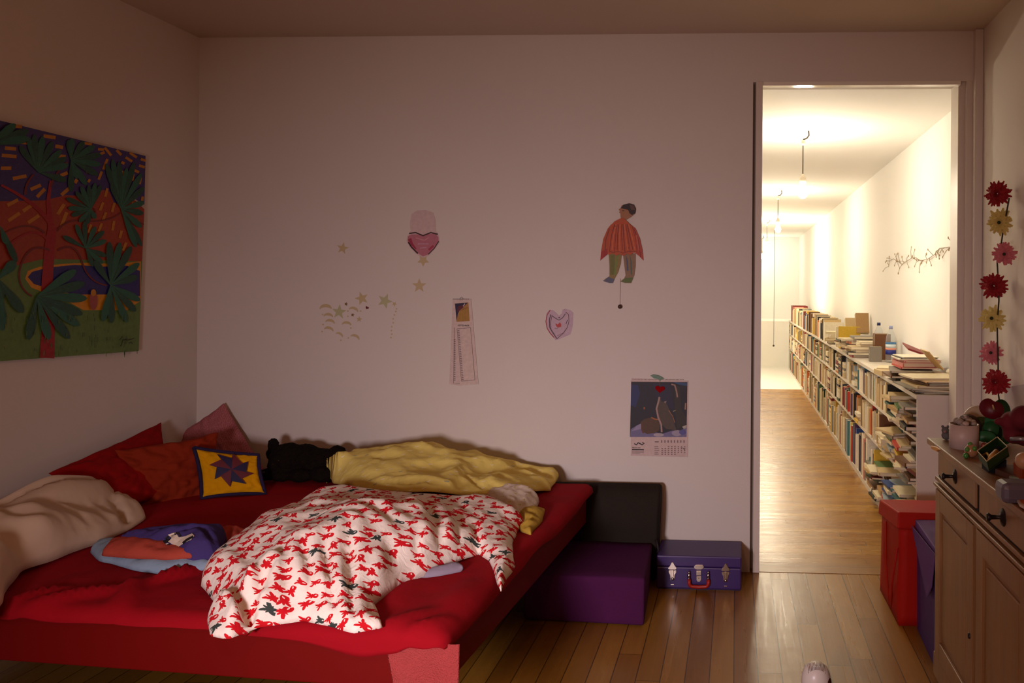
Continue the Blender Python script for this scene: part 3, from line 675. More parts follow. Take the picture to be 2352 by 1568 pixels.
for c0, c1, dp, wd in (((15, 1384), (180, 1350), .014, .016), ((60, 1390), (330, 1350), .018, .022), ((260, 1390), (330, 1330), .016, .02), ((330, 1345), (480, 1308), .022, .018), ((280, 1400), (330, 1345), .012, .02),
                       ((20, 1398), (200, 1420), .016, .02), ((880, 1440), (1010, 1400), .009, .025), ((900, 1460), (1050, 1415), .009, .02), ((1020, 1410), (1090, 1330), .008, .04), ((930, 1475), (1060, 1440), .008, .015), ((880, 1400), (960, 1330), .010, .05)):
    a, b = onZ(*c0, ZT), onZ(*c1, ZT); FOLDS.append(((a.x, a.y), (b.x, b.y), dp * 1.7, wd))
def hem(s, t):
    fr = 1.0
    a_ = max(0, .03 - t); b_ = max(0, .03 - s); q = a_ * a_ / max(1e-9, a_ * a_ + b_ * b_); s = max(0, s); t = max(0, t)
    f1 = .12 + .62 * math.exp(-((s - .2) / .13) ** 2) + .10 * math.sin(s * 6); f2 = .25 + .15 * math.sin(t * 7)
    return f1 * q + f2 * (1 - q)
obj('fitted_sheet', sheetgrid(sheet_fn(hem), 110, 100), SHEET, smooth=True, tg=('crumpled deep red sheet stretched over the bed mattress', 'sheet'), solid=.004)

# ---- pillows at the back left
def C4(*q): return [onY(px, py, y) for px, py, y in q]
pillow('pillow', [onX(105, 1086, -2.66), onX(373, 966, -2.70), onZ(400, 1130, .50), onZ(215, 1200, .50)], .05, cloth('red_pillowcase', '900e0c'), 'dark red pillow leaning in the corner against the left wall', 'pillow', 1, wr=.007)
pillow('pillow', C4((515, 922, 3.86), (622, 1096, 3.80), (500, 1150, 3.66), (388, 1005, 3.84)), .055, tick_mat('dotted_pink', 'b06a6c', '8a3f4c', 130, 'dot'), 'dusty pink dotted pillow standing on its corner against the back wall', 'pillow', 2, wr=.005, pinch=.05)
pillow('pillow', C4((258, 1032, 3.14), (505, 990, 3.5), (492, 1158, 3.42), (318, 1178, 3.16)), .06, cloth('orange_pillowcase', '8c2c14'), 'crumpled rust orange pillow between the red pillow and star cushion', 'pillow', 5, wr=.012, wf=3)
cc = C4((445, 1027, 3.30), (594, 1044, 3.42), (611, 1134, 3.38), (463, 1144, 3.26))
cus = pillow('cushion', cc, .045, cloth('mustard_cotton', 'd99a06'), 'small mustard yellow cushion with a patchwork star', 'cushion', 4, wr=.006, n=24)
cn = (cc[1] - cc[0]).cross(cc[3] - cc[0]).normalized(); cn = cn if cn.y < 0 else -cn
def cush(u, v, extra=.0):
    a, b = (u + 1) / 2, (v + 1) / 2; p = (cc[0] * (1 - a) + cc[1] * a) * (1 - b) + (cc[3] * (1 - a) + cc[2] * a) * b
    return p + cn * (.045 * max(0, (1 - u * u) * (1 - v * v)) ** .5 + extra)
st = bmesh.new(); scl = st.loops.layers.float_color.new('Col'); cxx, cyy = .05, -.12
for k in range(8):
    a0 = k * PI / 4 + .2; tip = (cxx + .68 * math.cos(a0), cyy + .78 * math.sin(a0)); l_ = (cxx + .45 * math.cos(a0 + .72), cyy + .52 * math.sin(a0 + .72)); r2 = (cxx + .45 * math.cos(a0 - .06), cyy + .52 * math.sin(a0 - .06))
    for tri, c in ((((cxx, cyy), r2, tip), '5a1420' if k % 2 else '1e143e'), (((cxx, cyy), tip, l_), '1e143e' if k % 2 else '601824')):
        n_ = 5
        def bp(i, j): a_, b_ = i / n_, j / n_; return (tri[0][0] * (1 - a_ - b_) + tri[1][0] * a_ + tri[2][0] * b_, tri[0][1] * (1 - a_ - b_) + tri[1][1] * a_ + tri[2][1] * b_)
        for i in range(n_):
            for j in range(n_ - i):
                for q in ([(i, j), (i + 1, j), (i, j + 1)],) + (([(i + 1, j), (i + 1, j + 1), (i, j + 1)],) if i + j < n_ - 1 else ()):
                    f = st.faces.new([st.verts.new(cush(*bp(*x), .012)) for x in q])
                    for l in f.loops: l[scl] = (*lin(c), 1)
obj('star_patch', st, PAINT, cus)['label'] = 'patchwork star of purple and dark red prints'
PIP = mat('purple_print', '20143c', .9, var=.5, vscale=90)
e = [cush(x, y) for x, y in [(-1 + i / 6, -1 + .07 * (1 - (-1 + i / 6) ** 2)) for i in range(12)] + [(1 - .07 * (1 - (-1 + i / 6) ** 2), -1 + i / 6) for i in range(12)] + [(1 - i / 6, 1 - .07 * (1 - (1 - i / 6) ** 2)) for i in range(12)] + [(-1 + .07 * (1 - (1 - i / 6) ** 2), 1 - i / 6) for i in range(13)]]
obj('piping', tube(e, .0075, 6), PIP, cus, True)

# ---- black soft bear lying down
FUR = mat('black_fur', '17100c', .95, var=.5, vscale=60, bump=.8, bscale=160, spec=.1)
bb = bmesh.new()
for px, py, r, y, sc in ((662, 1056, 42, 3.62, (1, 1, .95)), (700, 1058, 44, 3.66, (1, .9, .9)), (735, 1066, 42, 3.66, (1, .9, .9)), (770, 1062, 34, 3.66, (1, .8, 1)), (775, 1040, 18, 3.7, (1.2, .7, 1)), (745, 1048, 20, 3.68, (1, .8, .7)), (628, 1022, 15, 3.66, (.9, .6, 1.2)), (632, 1040, 20, 3.64, (1, .8, 1)),
                      (612, 1090, 17, 3.56, (1.5, 1, .8)), (645, 1092, 17, 3.55, (1.5, 1, .8)), (690, 1092, 19, 3.56, (1.6, 1, .8)), (740, 1090, 22, 3.56, (1.4, 1, .8)), (634, 1066, 18, 3.56, (1, 1.2, .9))):
    ball(onY(px, py, y), r * y / 1800, bb, 3, sc)
bear = obj('teddy_bear', bb, FUR, smooth=True, tg=('black plush bear lying on its side at the back of the bed', 'plush toy'))
x = bear.modifiers.new('r', 'REMESH'); x.mode = 'VOXEL'; x.voxel_size = .006; x.use_smooth_shade = True
x = bear.modifiers.new('s', 'SMOOTH'); x.iterations = 6
tx = bpy.data.textures.new('furry', 'CLOUDS'); tx.noise_scale = .012
x = bear.modifiers.new('d', 'DISPLACE'); x.texture = tx; x.strength = .010; x.mid_level = .5
obj('nose', ball(onY(606, 1086, 3.50), .008, None, 2, (1, .7, .8)), mat('bear_nose', '0c0808', .2), bear, True)
for p_ in ((627, 1066, 3.525), (640, 1058, 3.53)): obj('eye', ball(onY(*p_), .005), mat('bear_eye', '201008', .1), bear, True)

def O3(l): return [onZ(px, py, max(z, .482)) for px, py, z in l]
# ---- yellow duvet with its pale pillow
YEL = tick_mat('yellow_cotton', 'f0da78', 'fbf6e6', 17, 'tick')
yo = O3([(752, 1085, .50), (752, 1050, .60), (775, 1036, .66)]) + [Vector(v) for v in ((-1.83, 3.72, .56), (-1.45, 3.83, .52), (-1.1, 3.83, .5), (-.86, 3.80, .49))] + O3([(1268, 1128, .48), (1235, 1128, .50), (1180, 1118, .56), (1125, 1136, .54), (1060, 1136, .56), (990, 1128, .59), (900, 1128, .58), (840, 1126, .56), (800, 1112, .55), (765, 1110, .52)])
mound('duvet', yo, [onY(785, 1056, 3.34), onY(860, 1044, 3.42), onY(905, 1030, 3.48), onY(965, 1010, 3.6), onY(1050, 1020, 3.64), onY(1130, 1044, 3.66), onY(1205, 1080, 3.66), onY(820, 1090, 3.2), onY(920, 1085, 3.2), onY(1020, 1088, 3.2), onY(1100, 1095, 3.25), onY(1190, 1102, 3.4)], YEL,
      'rumpled yellow duvet with small white ticks heaped against the back wall', 'duvet', wr=.028, wf=4.2, seed=3, stretch=(1, 1), wd=.10,
      edge_wob=.02, creases=[([onZ(x, y, .68) for x, y in ((800, 1062), (860, 1060), (930, 1068), (1060, 1072), (1130, 1090))], .014, .014), ([onZ(x, y, .66) for x, y in ((820, 1074), (845, 1090), (835, 1110))], .012, .012), ([onZ(x, y, .64) for x, y in ((1060, 1080), (1040, 1100), (1010, 1122))], .012, .014), ([onZ(x, y, .62) for x, y in ((1060, 1078), (1130, 1098), (1200, 1110))], .012, .012)])
WMO = tick_mat('white_moons', 'dccbb8', 'c9b860', 22, 'moon')
mo = O3([(1095, 1150, .50), (1115, 1128, .53), (1150, 1112, .56), (1195, 1110, .57), (1225, 1126, .54), (1238, 1150, .50), (1230, 1172, .49), (1195, 1190, .485), (1150, 1190, .485), (1105, 1180, .485)])
mound('pillow', mo, [onZ(1150, 1128, .60), onZ(1200, 1132, .60), onZ(1170, 1160, .55), onZ(1215, 1165, .53)], WMO, 'white pillow printed with small yellow moons under the yellow duvet end', 'pillow', N=90, wr=.02, wd=.06, gs=.008, seed=8)
oc = O3([(1185, 1178, .49), (1232, 1165, .50), (1254, 1168, .50), (1248, 1195, .47), (1222, 1230, .40), (1200, 1222, .42), (1182, 1200, .47)])
mound('pillowcase', oc, [onZ(1205, 1185, .515), onZ(1230, 1180, .515)], cloth('ochre_cotton', 'b8963c'), 'ochre cloth corner hanging over the right bed edge', 'pillowcase', N=70, wr=.02, wd=.03, gs=.008, seed=2, wf=9, tuck=.01)

# ---- fish duvet
fo = O3([(463, 1345, .50), (478, 1305, .51), (520, 1268, .52), (575, 1225, .54), (635, 1185, .56), (680, 1160, .58), (735, 1118, .62), (790, 1112, .63), (870, 1124, .62), (960, 1132, .61), (1050, 1138, .60), (1120, 1138, .58), (1165, 1160, .56), (1203, 1195, .50)]) + O3([(1185, 1222, .47), (1180, 1262, .46), (1184, 1300, .43), (1162, 1330, .40), (1148, 1358, .36), (1136, 1325, .42), (1120, 1290, .47), (1098, 1272, .48), (1060, 1285, .49), (1000, 1310, .49), (940, 1335, .49), (885, 1372, .49), (855, 1396, .48), (880, 1440, .45), (820, 1452, .44), (760, 1440, .45), (700, 1425, .46)])
fo += O3([(650, 1432, .455), (600, 1440, .45), (560, 1455, .44), (522, 1468, .42), (487, 1460, .43), (480, 1420, .46), (500, 1395, .475), (478, 1372, .485)])
cr = lambda pts, z, d, wd: ([onZ(x, y, z) for x, y in pts], d, wd)
mound('duvet', fo, [onZ(530, 1330, .58), onZ(620, 1260, .64), onZ(700, 1200, .68), onZ(800, 1160, .70), onZ(900, 1160, .70), onZ(1010, 1165, .68), onZ(1110, 1180, .64), onZ(640, 1370, .57), onZ(760, 1350, .58), onZ(860, 1320, .58), onZ(960, 1270, .59), onZ(1060, 1240, .58), onZ(1150, 1230, .54), onZ(740, 1260, .66), onZ(880, 1230, .67), onZ(550, 1420, .51), onZ(700, 1400, .53), onZ(820, 1400, .52), onZ(1140, 1300, .46)], fish_mat(),
      'white duvet printed with red and a few grey fish, heaped across the bed', 'duvet', N=300, wr=.020, wf=4.0, seed=11, sm=0, edge_wob=.012, wd=.075, gs=.013,
      creases=[cr([(490, 1310), (540, 1345), (590, 1390)], .56, .03, .016), cr([(560, 1455), (575, 1420), (610, 1385)], .5, .03, .016), cr([(500, 1395), (540, 1405), (570, 1425)], .5, .022, .014), cr([(695, 1260), (740, 1330), (770, 1390)], .62, .014, .012), cr([(800, 1250), (805, 1310), (815, 1370), (830, 1400)], .6, .016, .012),
               cr([(745, 1300), (770, 1370), (785, 1430)], .56, .016, .012), cr([(760, 1140), (820, 1150), (880, 1160), (960, 1150)], .66, .02, .025), cr([(985, 1140), (1010, 1180), (1060, 1210)], .66, .02, .022), cr([(1050, 1230), (1060, 1270)], .55, .02, .01), cr([(1090, 1210), (1110, 1260)], .55, .02, .011), cr([(1010, 1250), (1000, 1290)], .55, .014, .01), cr([(640, 1330), (690, 1400), (700, 1420)], .54, .012, .014), cr([(960, 1265), (945, 1310)], .55, .014, .01), cr([(900, 1290), (890, 1350)], .55, .012, .012)])
# ---- white duvet at the far left
wo = O3([(-60, 1450, .47), (0, 1388, .50), (20, 1345, .50), (45, 1312, .50), (110, 1292, .49), (160, 1270, .49), (240, 1245, .48), (300, 1215, .48), (338, 1190, .49), (322, 1165, .51), (285, 1140, .53), (250, 1110, .58), (205, 1092, .66), (120, 1090, .70), (60, 1115, .68), (0, 1148, .65), (-120, 1200, .62), (-330, 1300, .55), (-300, 1440, .47)])
wo = [v if v.x > XL + .03 else Vector((XL + .03, v.y, v.z)) for v in wo]
mound('duvet', wo, [onZ(-150, 1230, .70), onZ(20, 1160, .73), onZ(110, 1118, .735), onZ(190, 1112, .71), onZ(240, 1150, .62), onZ(280, 1180, .54), onZ(20, 1270, .56), onZ(140, 1220, .60), onZ(220, 1210, .55), onZ(-60, 1380, .55)], cloth('cream_cotton', 'cdb49c', .3, 14), 'plain cream duvet piled at the left end of the bed', 'duvet', N=150, wr=.030, wf=4, seed=5, stretch=(.8, 1.3), sm=1, wd=.07,
      creases=[cr([(60, 1300), (130, 1270), (220, 1235), (300, 1200)], .52, .022, .012), cr([(240, 1110), (255, 1140), (300, 1160)], .58, .02, .014), cr([(10, 1290), (90, 1240), (180, 1215)], .62, .014, .02), cr([(30, 1200), (130, 1180), (200, 1190)], .68, .012, .02)])
# ---- clothes
lb = O3([(205, 1268, .482), (222, 1248, .49), (262, 1240, .495), (330, 1250, .50), (430, 1270, .5), (505, 1300, .495), (470, 1308, .485), (430, 1316, .482), (370, 1320, .482), (320, 1312, .482), (270, 1300, .482), (228, 1290, .482)])
mound('towel', lb, [onZ(260, 1270, .525), onZ(340, 1288, .525), onZ(420, 1296, .522)], cloth('pale_blue_knit', '8fa6bc'), 'folded pale blue garment under the other clothes on the bed', 'clothing', N=90, wr=.006, wd=.03, gs=.008, seed=4, tuck=.008, p=3)
sa = O3([(234, 1276, .51), (250, 1248, .52), (300, 1238, .53), (400, 1250, .53), (450, 1282, .52), (380, 1286, .515), (300, 1283, .512)])
mound('shirt', sa, [onZ(290, 1258, .56), onZ(380, 1266, .56)], cloth('salmon_knit', 'b04a3a'), 'salmon folded garment between the pale blue one and the purple sweater', 'clothing', N=80, wr=.008, wd=.03, gs=.008, seed=6, tuck=.012, p=3, creases=[cr([(240, 1270), (320, 1272), (400, 1280)], .53, .012, .006)])
pu = O3([(268, 1244, .53), (300, 1232, .545), (336, 1218, .56), (370, 1208, .575), (410, 1202, .585), (460, 1202, .58), (500, 1215, .55), (518, 1245, .50), (512, 1285, .49), (488, 1302, .485), (450, 1308, .485), (420, 1296, .50), (395, 1278, .51), (350, 1266, .52), (310, 1262, .52)])
sw = mound('sweater', pu, [onZ(330, 1240, .575), onZ(400, 1232, .60), (onZ(455, 1238, .60)), onZ(480, 1262, .565)], cloth('purple_fleece', '45386f', .3, 60), 'crumpled purple sweater with a white and black print on the bed', 'clothing', N=120, wr=.016, wd=.03, gs=.008, seed=9, tuck=.02, wf=7,
           creases=[cr([(330, 1222), (400, 1216), (460, 1212), (490, 1222)], .585, .014, .01), cr([(430, 1290), (450, 1280), (480, 1288)], .54, .02, .008), cr([(438, 1300), (460, 1290), (490, 1296)], .52, .02, .008)])
# printed patches of the sweater follow its surface
dgs = bpy.context.evaluated_depsgraph_get(); dgs.update()
from mathutils.bvhtree import BVHTree
def bvh_of(o):
    e_ = o.evaluated_get(dgs); me_ = e_.to_mesh(); V = [o.matrix_world @ v.co for v in me_.vertices]; P_ = [tuple(p.vertices) for p in me_.polygons]; e_.to_mesh_clear(); return BVHTree.FromPolygons(V, P_)
bpy.context.view_layer.update(); dgs = bpy.context.evaluated_depsgraph_get()
tree = bvh_of(sw)
pat = bmesh.new(); pcl = pat.loops.layers.float_color.new('Col')
def patch(poly, c, lift):
    q = [Vector((x, y, 0)) for x, y in poly]; tb = bmesh.new(); vs = [tb.verts.new(v) for v in q]
    for t in geometry.tessellate_polygon([q]): tb.faces.new([vs[i] for i in t])
    bmesh.ops.subdivide_edges(tb, edges=tb.edges, cuts=3, use_grid_fill=True); bmesh.ops.triangulate(tb, faces=tb.faces)
    for f in tb.faces:
        W_ = []
        for v in f.verts:
            r_ = ray(v.co.x, v.co.y).normalized(); h_ = tree.ray_cast(CAM, r_)
            if h_[0] is None: break
            W_.append(h_[0] + h_[1] * (lift if h_[1].dot(r_) < 0 else -lift))
        if len(W_) == 3:
            nf = pat.faces.new([pat.verts.new(x_) for x_ in W_])
            for l in nf.loops: l[pcl] = (*lin(c), 1)
    tb.free()
for poly, c, lf in ((stroke([(380, 1238), (392, 1228), (410, 1224), (416, 1232)], 5), '14100f', .002), (stroke([(348, 1268), (356, 1252), (375, 1246), (392, 1240)], 7), '14100f', .002), ([(386, 1228), (404, 1222), (412, 1234), (428, 1232), (442, 1226), (447, 1232), (440, 1240), (424, 1248), (410, 1257), (398, 1250), (388, 1244), (396, 1236)], 'd8c8b4', .003),
                    ([(348, 1264), (356, 1252), (372, 1252), (388, 1247), (396, 1254), (394, 1268), (386, 1276), (372, 1277), (356, 1270)], 'cfc0bc', .003), (ell(387, 1258, 6, 10, .4), '14100f', .004), (stroke([(422, 1248), (432, 1240), (444, 1234)], 5), '14100f', .004), (heart(360, 1260, 11, 11), 'b01848', .004), (heart(402, 1268, 11, 9), 'c01858', .004)):
    patch(poly, c, lf)
obj('print', pat, PAINT, sw)['label'] = 'abstract white and black print with pink hearts'
ps = O3([(495, 1222, .50), (520, 1216, .51), (545, 1212, .52), (570, 1218, .51), (580, 1235, .50), (560, 1262, .485), (520, 1262, .485)])
mound('shirt', ps, [onZ(520, 1228, .53), onZ(550, 1228, .53)], cloth('salmon_jersey', 'b5483a'), 'salmon garment peeping out between the purple sweater and fish duvet', 'clothing', N=70, wr=.02, wd=.03, gs=.008, seed=7, tuck=.012, creases=[cr([(530, 1216), (522, 1232), (522, 1250)], .52, .02, .008)])
gs = O3([(1030, 1300, .49), (1052, 1292, .50), (1064, 1300, .50), (1062, 1312, .485), (1040, 1316, .485), (1005, 1322, .485), (960, 1328, .485), (985, 1310, .49)])
mound('sock', gs, [onZ(1000, 1312, .515), onZ(1050, 1304, .52)], cloth('lilac_grey_knit', '8d8290'), 'small lilac grey garment poking out below the fish duvet', 'clothing', N=60, wr=.008, wd=.03, gs=.008, seed=3, tuck=.01)
# ---- pink towel hanging from the front right corner of the mattress
TWL = mat('pink_terry', 'ae4644', .98, var=.1, vscale=40, bump=.8, bscale=260, spec=.05, sheen=0)
def towel(a, b):
    x = onZ(905 + 150 * a, 1470 + 10 * (1 - a), .44); s = .175 - .175 * a
    fx = .012 * math.sin(a * 9) * (.3 + b) + (.03 * math.exp(-((a - .85) / .04) ** 2)) * b * .3
    top = B(.150 - .212 * a, -.014 - fx * .2, .44); bot = B(.11 - .175 * a, -.022 - fx * .8, .27)
    p = top.lerp(bot, b); return p + Vector((0, 0, noise.noise(Vector((a * 5, b * 3, 0))) * .004))
obj('towel', sheetgrid(towel, 50, 40), TWL, smooth=True, tg=('salmon pink terry towel hanging down at the bed corner', 'towel'), solid=-.006)

# ================================================================ FOAM CHAIR AND SUITCASE
VIO = cloth('violet_canvas', '4c1b46', .15, 120); CHA = cloth('charcoal_felt', '2c2620', .3, 150)
ch = thing('foam_chair', 'low folding foam chair with violet seat and black backrest between bed and suitcase', 'chair', (-.63, 3.5, 0))
bmc = hexa([(-.885, 3.262, .004), (-.374, 3.232, .004), (-.40, 3.73, .004), (-.88, 3.75, .004), (-.892, 3.268, .198), (-.372, 3.24, .198), (-.394, 3.73, .19), (-.885, 3.75, .19)])
bmesh.ops.subdivide_edges(bmc, edges=bmc.edges, cuts=6, use_grid_fill=True)
for v in bmc.verts: v.co.z += .004 * noise.noise(v.co * 6) * (v.co.z > .02); v.co.y += .003 * noise.noise(v.co * 5)
obj('seat', bmc, VIO, ch, True, bevel=.01)
sec = [(3.865, .0), (3.76, .0), (3.742, .03), (3.735, .19), (3.722, .24), (3.715, .30), (3.722, .36), (3.745, .41), (3.785, .442), (3.83, .448), (3.865, .43), (3.885, .38), (3.89, .3), (3.885, .1)]
bmk = bmesh.new(); xs = [-.895, -.893, -.885, -.88, -.65, -.42, -.385, -.378, -.370]
rings = []
for i, x in enumerate(xs):
    ins = .012 if i in (0, len(xs) - 1) else 0
    cy, cz = 3.81, .24; rings.append([bmk.verts.new((x + (z - .2) * .04, y + (cy - y) * ins * 6, z + (cz - z) * ins * 3)) for y, z in sec])
for a_, b_ in zip(rings, rings[1:]):
    for k in range(len(sec)): bmk.faces.new((a_[k], b_[k], b_[(k + 1) % len(sec)], a_[(k + 1) % len(sec)]))
bmk.faces.new(rings[0]); bmk.faces.new(rings[-1][::-1]); bmesh.ops.recalc_face_normals(bmk, faces=bmk.faces)
obj('backrest', bmk, CHA, ch, True)
obj('zip_pull', tube([(-.376, 3.715, .21), (-.366, 3.70, .19), (-.36, 3.70, .165), (-.368, 3.70, .15)], .006, 6), mat('dark_strap', '1c1018', .7), ch, True)
PM_ = mat('purple_enamel', '3e2664', .38, var=.04, vscale=3); CHR = mat('nickel', 'b8aca0', .22, 1, .03)
sx0, sx1, sy0, sy1 = -.364, .031, 3.652, 3.885
sc_ = thing('suitcase', 'small purple metal suitcase with red handle on the floor by the doorway', 'suitcase', ((sx0 + sx1) / 2, 3.77, 0))
obj('base', box(sx0, sx1, sy0, sy1, .004, .104), PM_, sc_, bevel=.006)
obj('lid', box(sx0 - .001, sx1 + .001, sy0 - .002, sy1 + .001, .106, .157), PM_, sc_, bevel=.006)
obj('base_trim', box(sx0 + .004, sx1 - .004, sy0 + .004, sy1 - .004, 0, .006), mat('purple_dark', '241438', .5), sc_)
yF = sy0 - .002
def SP(px, py, y=yF): return onY(px, py, y)
def plate(name, pts, th, m_, par, lift=0, bv=.0012):
    return obj(name, prism([SP(*p, yF - lift) for p in pts], (0, -1, 0), th), m_, par, bevel=bv)
for k, (x, y) in enumerate(((1544.5, 1307.5), (1666.5, 1311))):
    l = plate('latch', [(x - 10, y - 2), (x - 9, y - 6), (x - 6, y - 9), (x - 2, y - 17), (x + 2, y - 17), (x + 6, y - 9), (x + 9, y - 6), (x + 10, y - 2), (x + 7, y), (x - 7, y)], .004, CHR, sc_)
    plate('catch', [(x - 9, y + 1), (x + 9, y + 1), (x + 9, y + 6), (x + 6, y + 11), (x + 5, y + 18), (x + 4, y + 24), (x - 4, y + 24), (x - 5, y + 18), (x - 6, y + 11), (x - 9, y + 6)], .004, CHR, l)
    plate('spring', [(x - 3, y + 1), (x + 3, y + 1), (x + 3, y + 18), (x - 3, y + 18)], .004, CHR, l, .004)
    obj('stud', ball(SP(x, y + 22, yF - .006), .0075, None, 2, (1, .6, 1)), CHR, l, True)
    plate('loop', [(x - 4, y + 33), (x + 4, y + 33), (x + 4, y + 35), (x - 4, y + 35)], .006, CHR, l)
lk = plate('lock', [(1594, 1299), (1598, 1296), (1614, 1296), (1617, 1300), (1615, 1305), (1611, 1307), (1599, 1307), (1595, 1305)], .004, CHR, sc_)
plate('hasp', [(1599.5, 1309), (1611, 1309), (1611, 1320), (1599.5, 1320)], .008, CHR, lk)
plate('lock_plate', [(1599.5, 1322), (1611, 1322), (1611, 1330), (1608, 1335), (1602, 1335), (1599.5, 1330)], .004, CHR, lk)
obj('keyhole', ball(SP(1605, 1328, yF - .004), .002), mat('black_hole', '0a0a0a'), lk)
hd = obj('handle', tube([SP(x, y, yF - .014) for x, y in ((1583, 1330), (1583, 1340), (1585, 1344), (1589, 1346.5), (1605, 1347.5), (1621, 1347), (1625, 1344.5), (1627, 1340), (1627, 1331))], .0085, 8), mat('red_handle_plastic', 'a3200c', .4), sc_, True)
for x in (1582.5, 1626.5): obj('hinge', lathe([(0, .02), (.006, .018), (.007, .012), (.004, .009), (.008, .004), (.008, -.004), (.005, -.008), (.007, -.012), (.006, -.02), (0, -.021)], SP(x, 1321, yF - .009), 12), CHR, hd, True)

# ================================================================ STORAGE BOXES by the dresser
RDN = mat('red_nylon', 'a01408', .65, spec=.15, var=.08, vscale=9, bump=.25, bscale=14)
rbx = thing('storage_cube', 'red fabric storage cube with drooping lid beside the doorway', 'storage box', (.87, 3.5, 0))
rb_ = sheetgrid(lambda a, b: Vector((0, 0, 0)), 1, 1); rb_.free()
def quadgrid(c, n=8, amp=.006, seed=0, bm=None):
    c = [Vector(v) for v in c]; nn = (c[1] - c[0]).cross(c[3] - c[0]).normalized()
    def f(a, b):
        p = (c[0] * (1 - a) + c[1] * a) * (1 - b) + (c[3] * (1 - a) + c[2] * a) * b; k = min(a, b, 1 - a, 1 - b) * 4
        return p + nn * (noise.noise(p * 7 + Vector((seed, 0, 0))) * amp * min(1, k))
    return sheetgrid(f, n, n, bm)
fl = [(.688, 3.318, 0), (1.05, 3.33, 0), (1.05, 3.71, 0), (.682, 3.712, 0)]; tpb = [(.690, 3.315, .42), (1.04, 3.33, .40), (1.04, 3.70, .38), (.686, 3.70, .365)]
q = bmesh.new()
for a_, b_ in ((0, 1), (1, 2), (2, 3), (3, 0)): quadgrid([fl[a_], fl[b_], tpb[b_], tpb[a_]], 10, .018, a_, q)
quadgrid([tpb[0], tpb[1], tpb[2], tpb[3]], 6, .01, 7, q)
bmesh.ops.remove_doubles(q, verts=q.verts, dist=.001); bmesh.ops.recalc_face_normals(q, faces=q.faces)
obj('body', q, RDN, rbx, True, solid=.003)
obj('fold_seam', tube([(.688, 3.47, .004), (.672, 3.39, .14), (.682, 3.33, .32)], .004, 6), RDN, rbx, True); obj('fold_seam', tube([(.684, 3.50, .01), (.676, 3.54, .2), (.682, 3.58, .36)], .003, 6), RDN, rbx, True)
obj('lid', hexa([(.676, 3.30, .41), (1.07, 3.315, .40), (1.07, 3.72, .36), (.672, 3.718, .355), (.682, 3.31, .478), (1.06, 3.32, .472), (1.06, 3.71, .425), (.676, 3.712, .424)]), RDN, rbx, bevel=.006)
PUN = mat('violet_nylon', '3a1c5a', .6, var=.08, bump=.2, bscale=14)
pb = thing('storage_cube', 'purple fabric storage cube between the red one and the dresser', 'storage box', (.93, 3.1, 0))
obj('body', hexa([(.742, 2.90, 0), (1.12, 2.90, 0), (1.12, 3.28, 0), (.756, 3.285, 0), (.742, 2.9, .435), (1.12, 2.9, .435), (1.12, 3.28, .435), (.752, 3.285, .435)]), PUN, pb, bevel=.006)
LIL = mat('lilac_nylon', '5e3c70', .65, spec=.15, var=.05, bump=.15, bscale=14)
lidp = hexa([(.737, 2.885, .36), (1.13, 2.885, .4), (1.13, 3.295, .4), (.745, 3.298, .40), (.738, 2.89, .452), (1.13, 2.89, .455), (1.13, 3.295, .455), (.748, 3.296, .452)])
obj('lid', lidp, LIL, pb, bevel=.004)
obj('flap', prism([(.733, 3.28, .43), (.733, 2.90, .44), (.733, 2.95, .30), (.733, 3.02, .235)], (-1, 0, 0), .003), LIL, pb)['label'] = 'lilac flap hanging to a point'

# ================================================================ DRESSER
PINE = pine('waxed_pine'); PIN2 = PINE
DX, DT = .70, .888
dr = thing('dresser', 'old waxed pine dresser with drawers over panelled doors along the right wall', 'dresser', (.94, 1.9, 0))
dy1, dy0 = 2.74, .95
obj('carcass', box(DX, 1.17, dy0, dy1, .12, DT - .022), PINE, dr, bevel=.003)
obj('top', box(DX - .03, 1.185, dy0 - .03, dy1 + .045, DT - .022, DT), PINE, dr, bevel=.004)
obj('plinth', box(DX - .012, 1.17, dy0, dy1 + .01, .08, .16), PINE, dr, bevel=.006)
for y in (dy1 - .05, dy0 + .05): obj('foot', box(DX + .01, DX + .08, y - .03, y + .03, 0, .085), PINE, dr); obj('foot', box(1.08, 1.15, y - .03, y + .03, 0, .085), PINE, dr)
def dyx(px): return onX(px, 1150, DX).y
IRON = mat('dark_iron', '2c2420', .45, .7)
eds = [(2.715, 2.295), (2.262, 1.86), (1.83, 1.43), (1.40, 1.0)]
GAPSHADE = mat('painted_gap_shade', '1c0f08', .9)
for a_, b_ in eds: obj('gap_shade_strip', box(DX - .002, DX + .004, b_ - .009, a_ + .009, .767, .866), GAPSHADE, dr)  # dark strips round the drawers, coloured as the shade of open gaps
obj('rail', box(DX - .012, DX + .005, dy0, dy1, .752, .766), PINE, dr, bevel=.003); obj('rail', box(DX - .018, DX + .004, dy0, dy1, .734, .745), PINE, dr, bevel=.003)
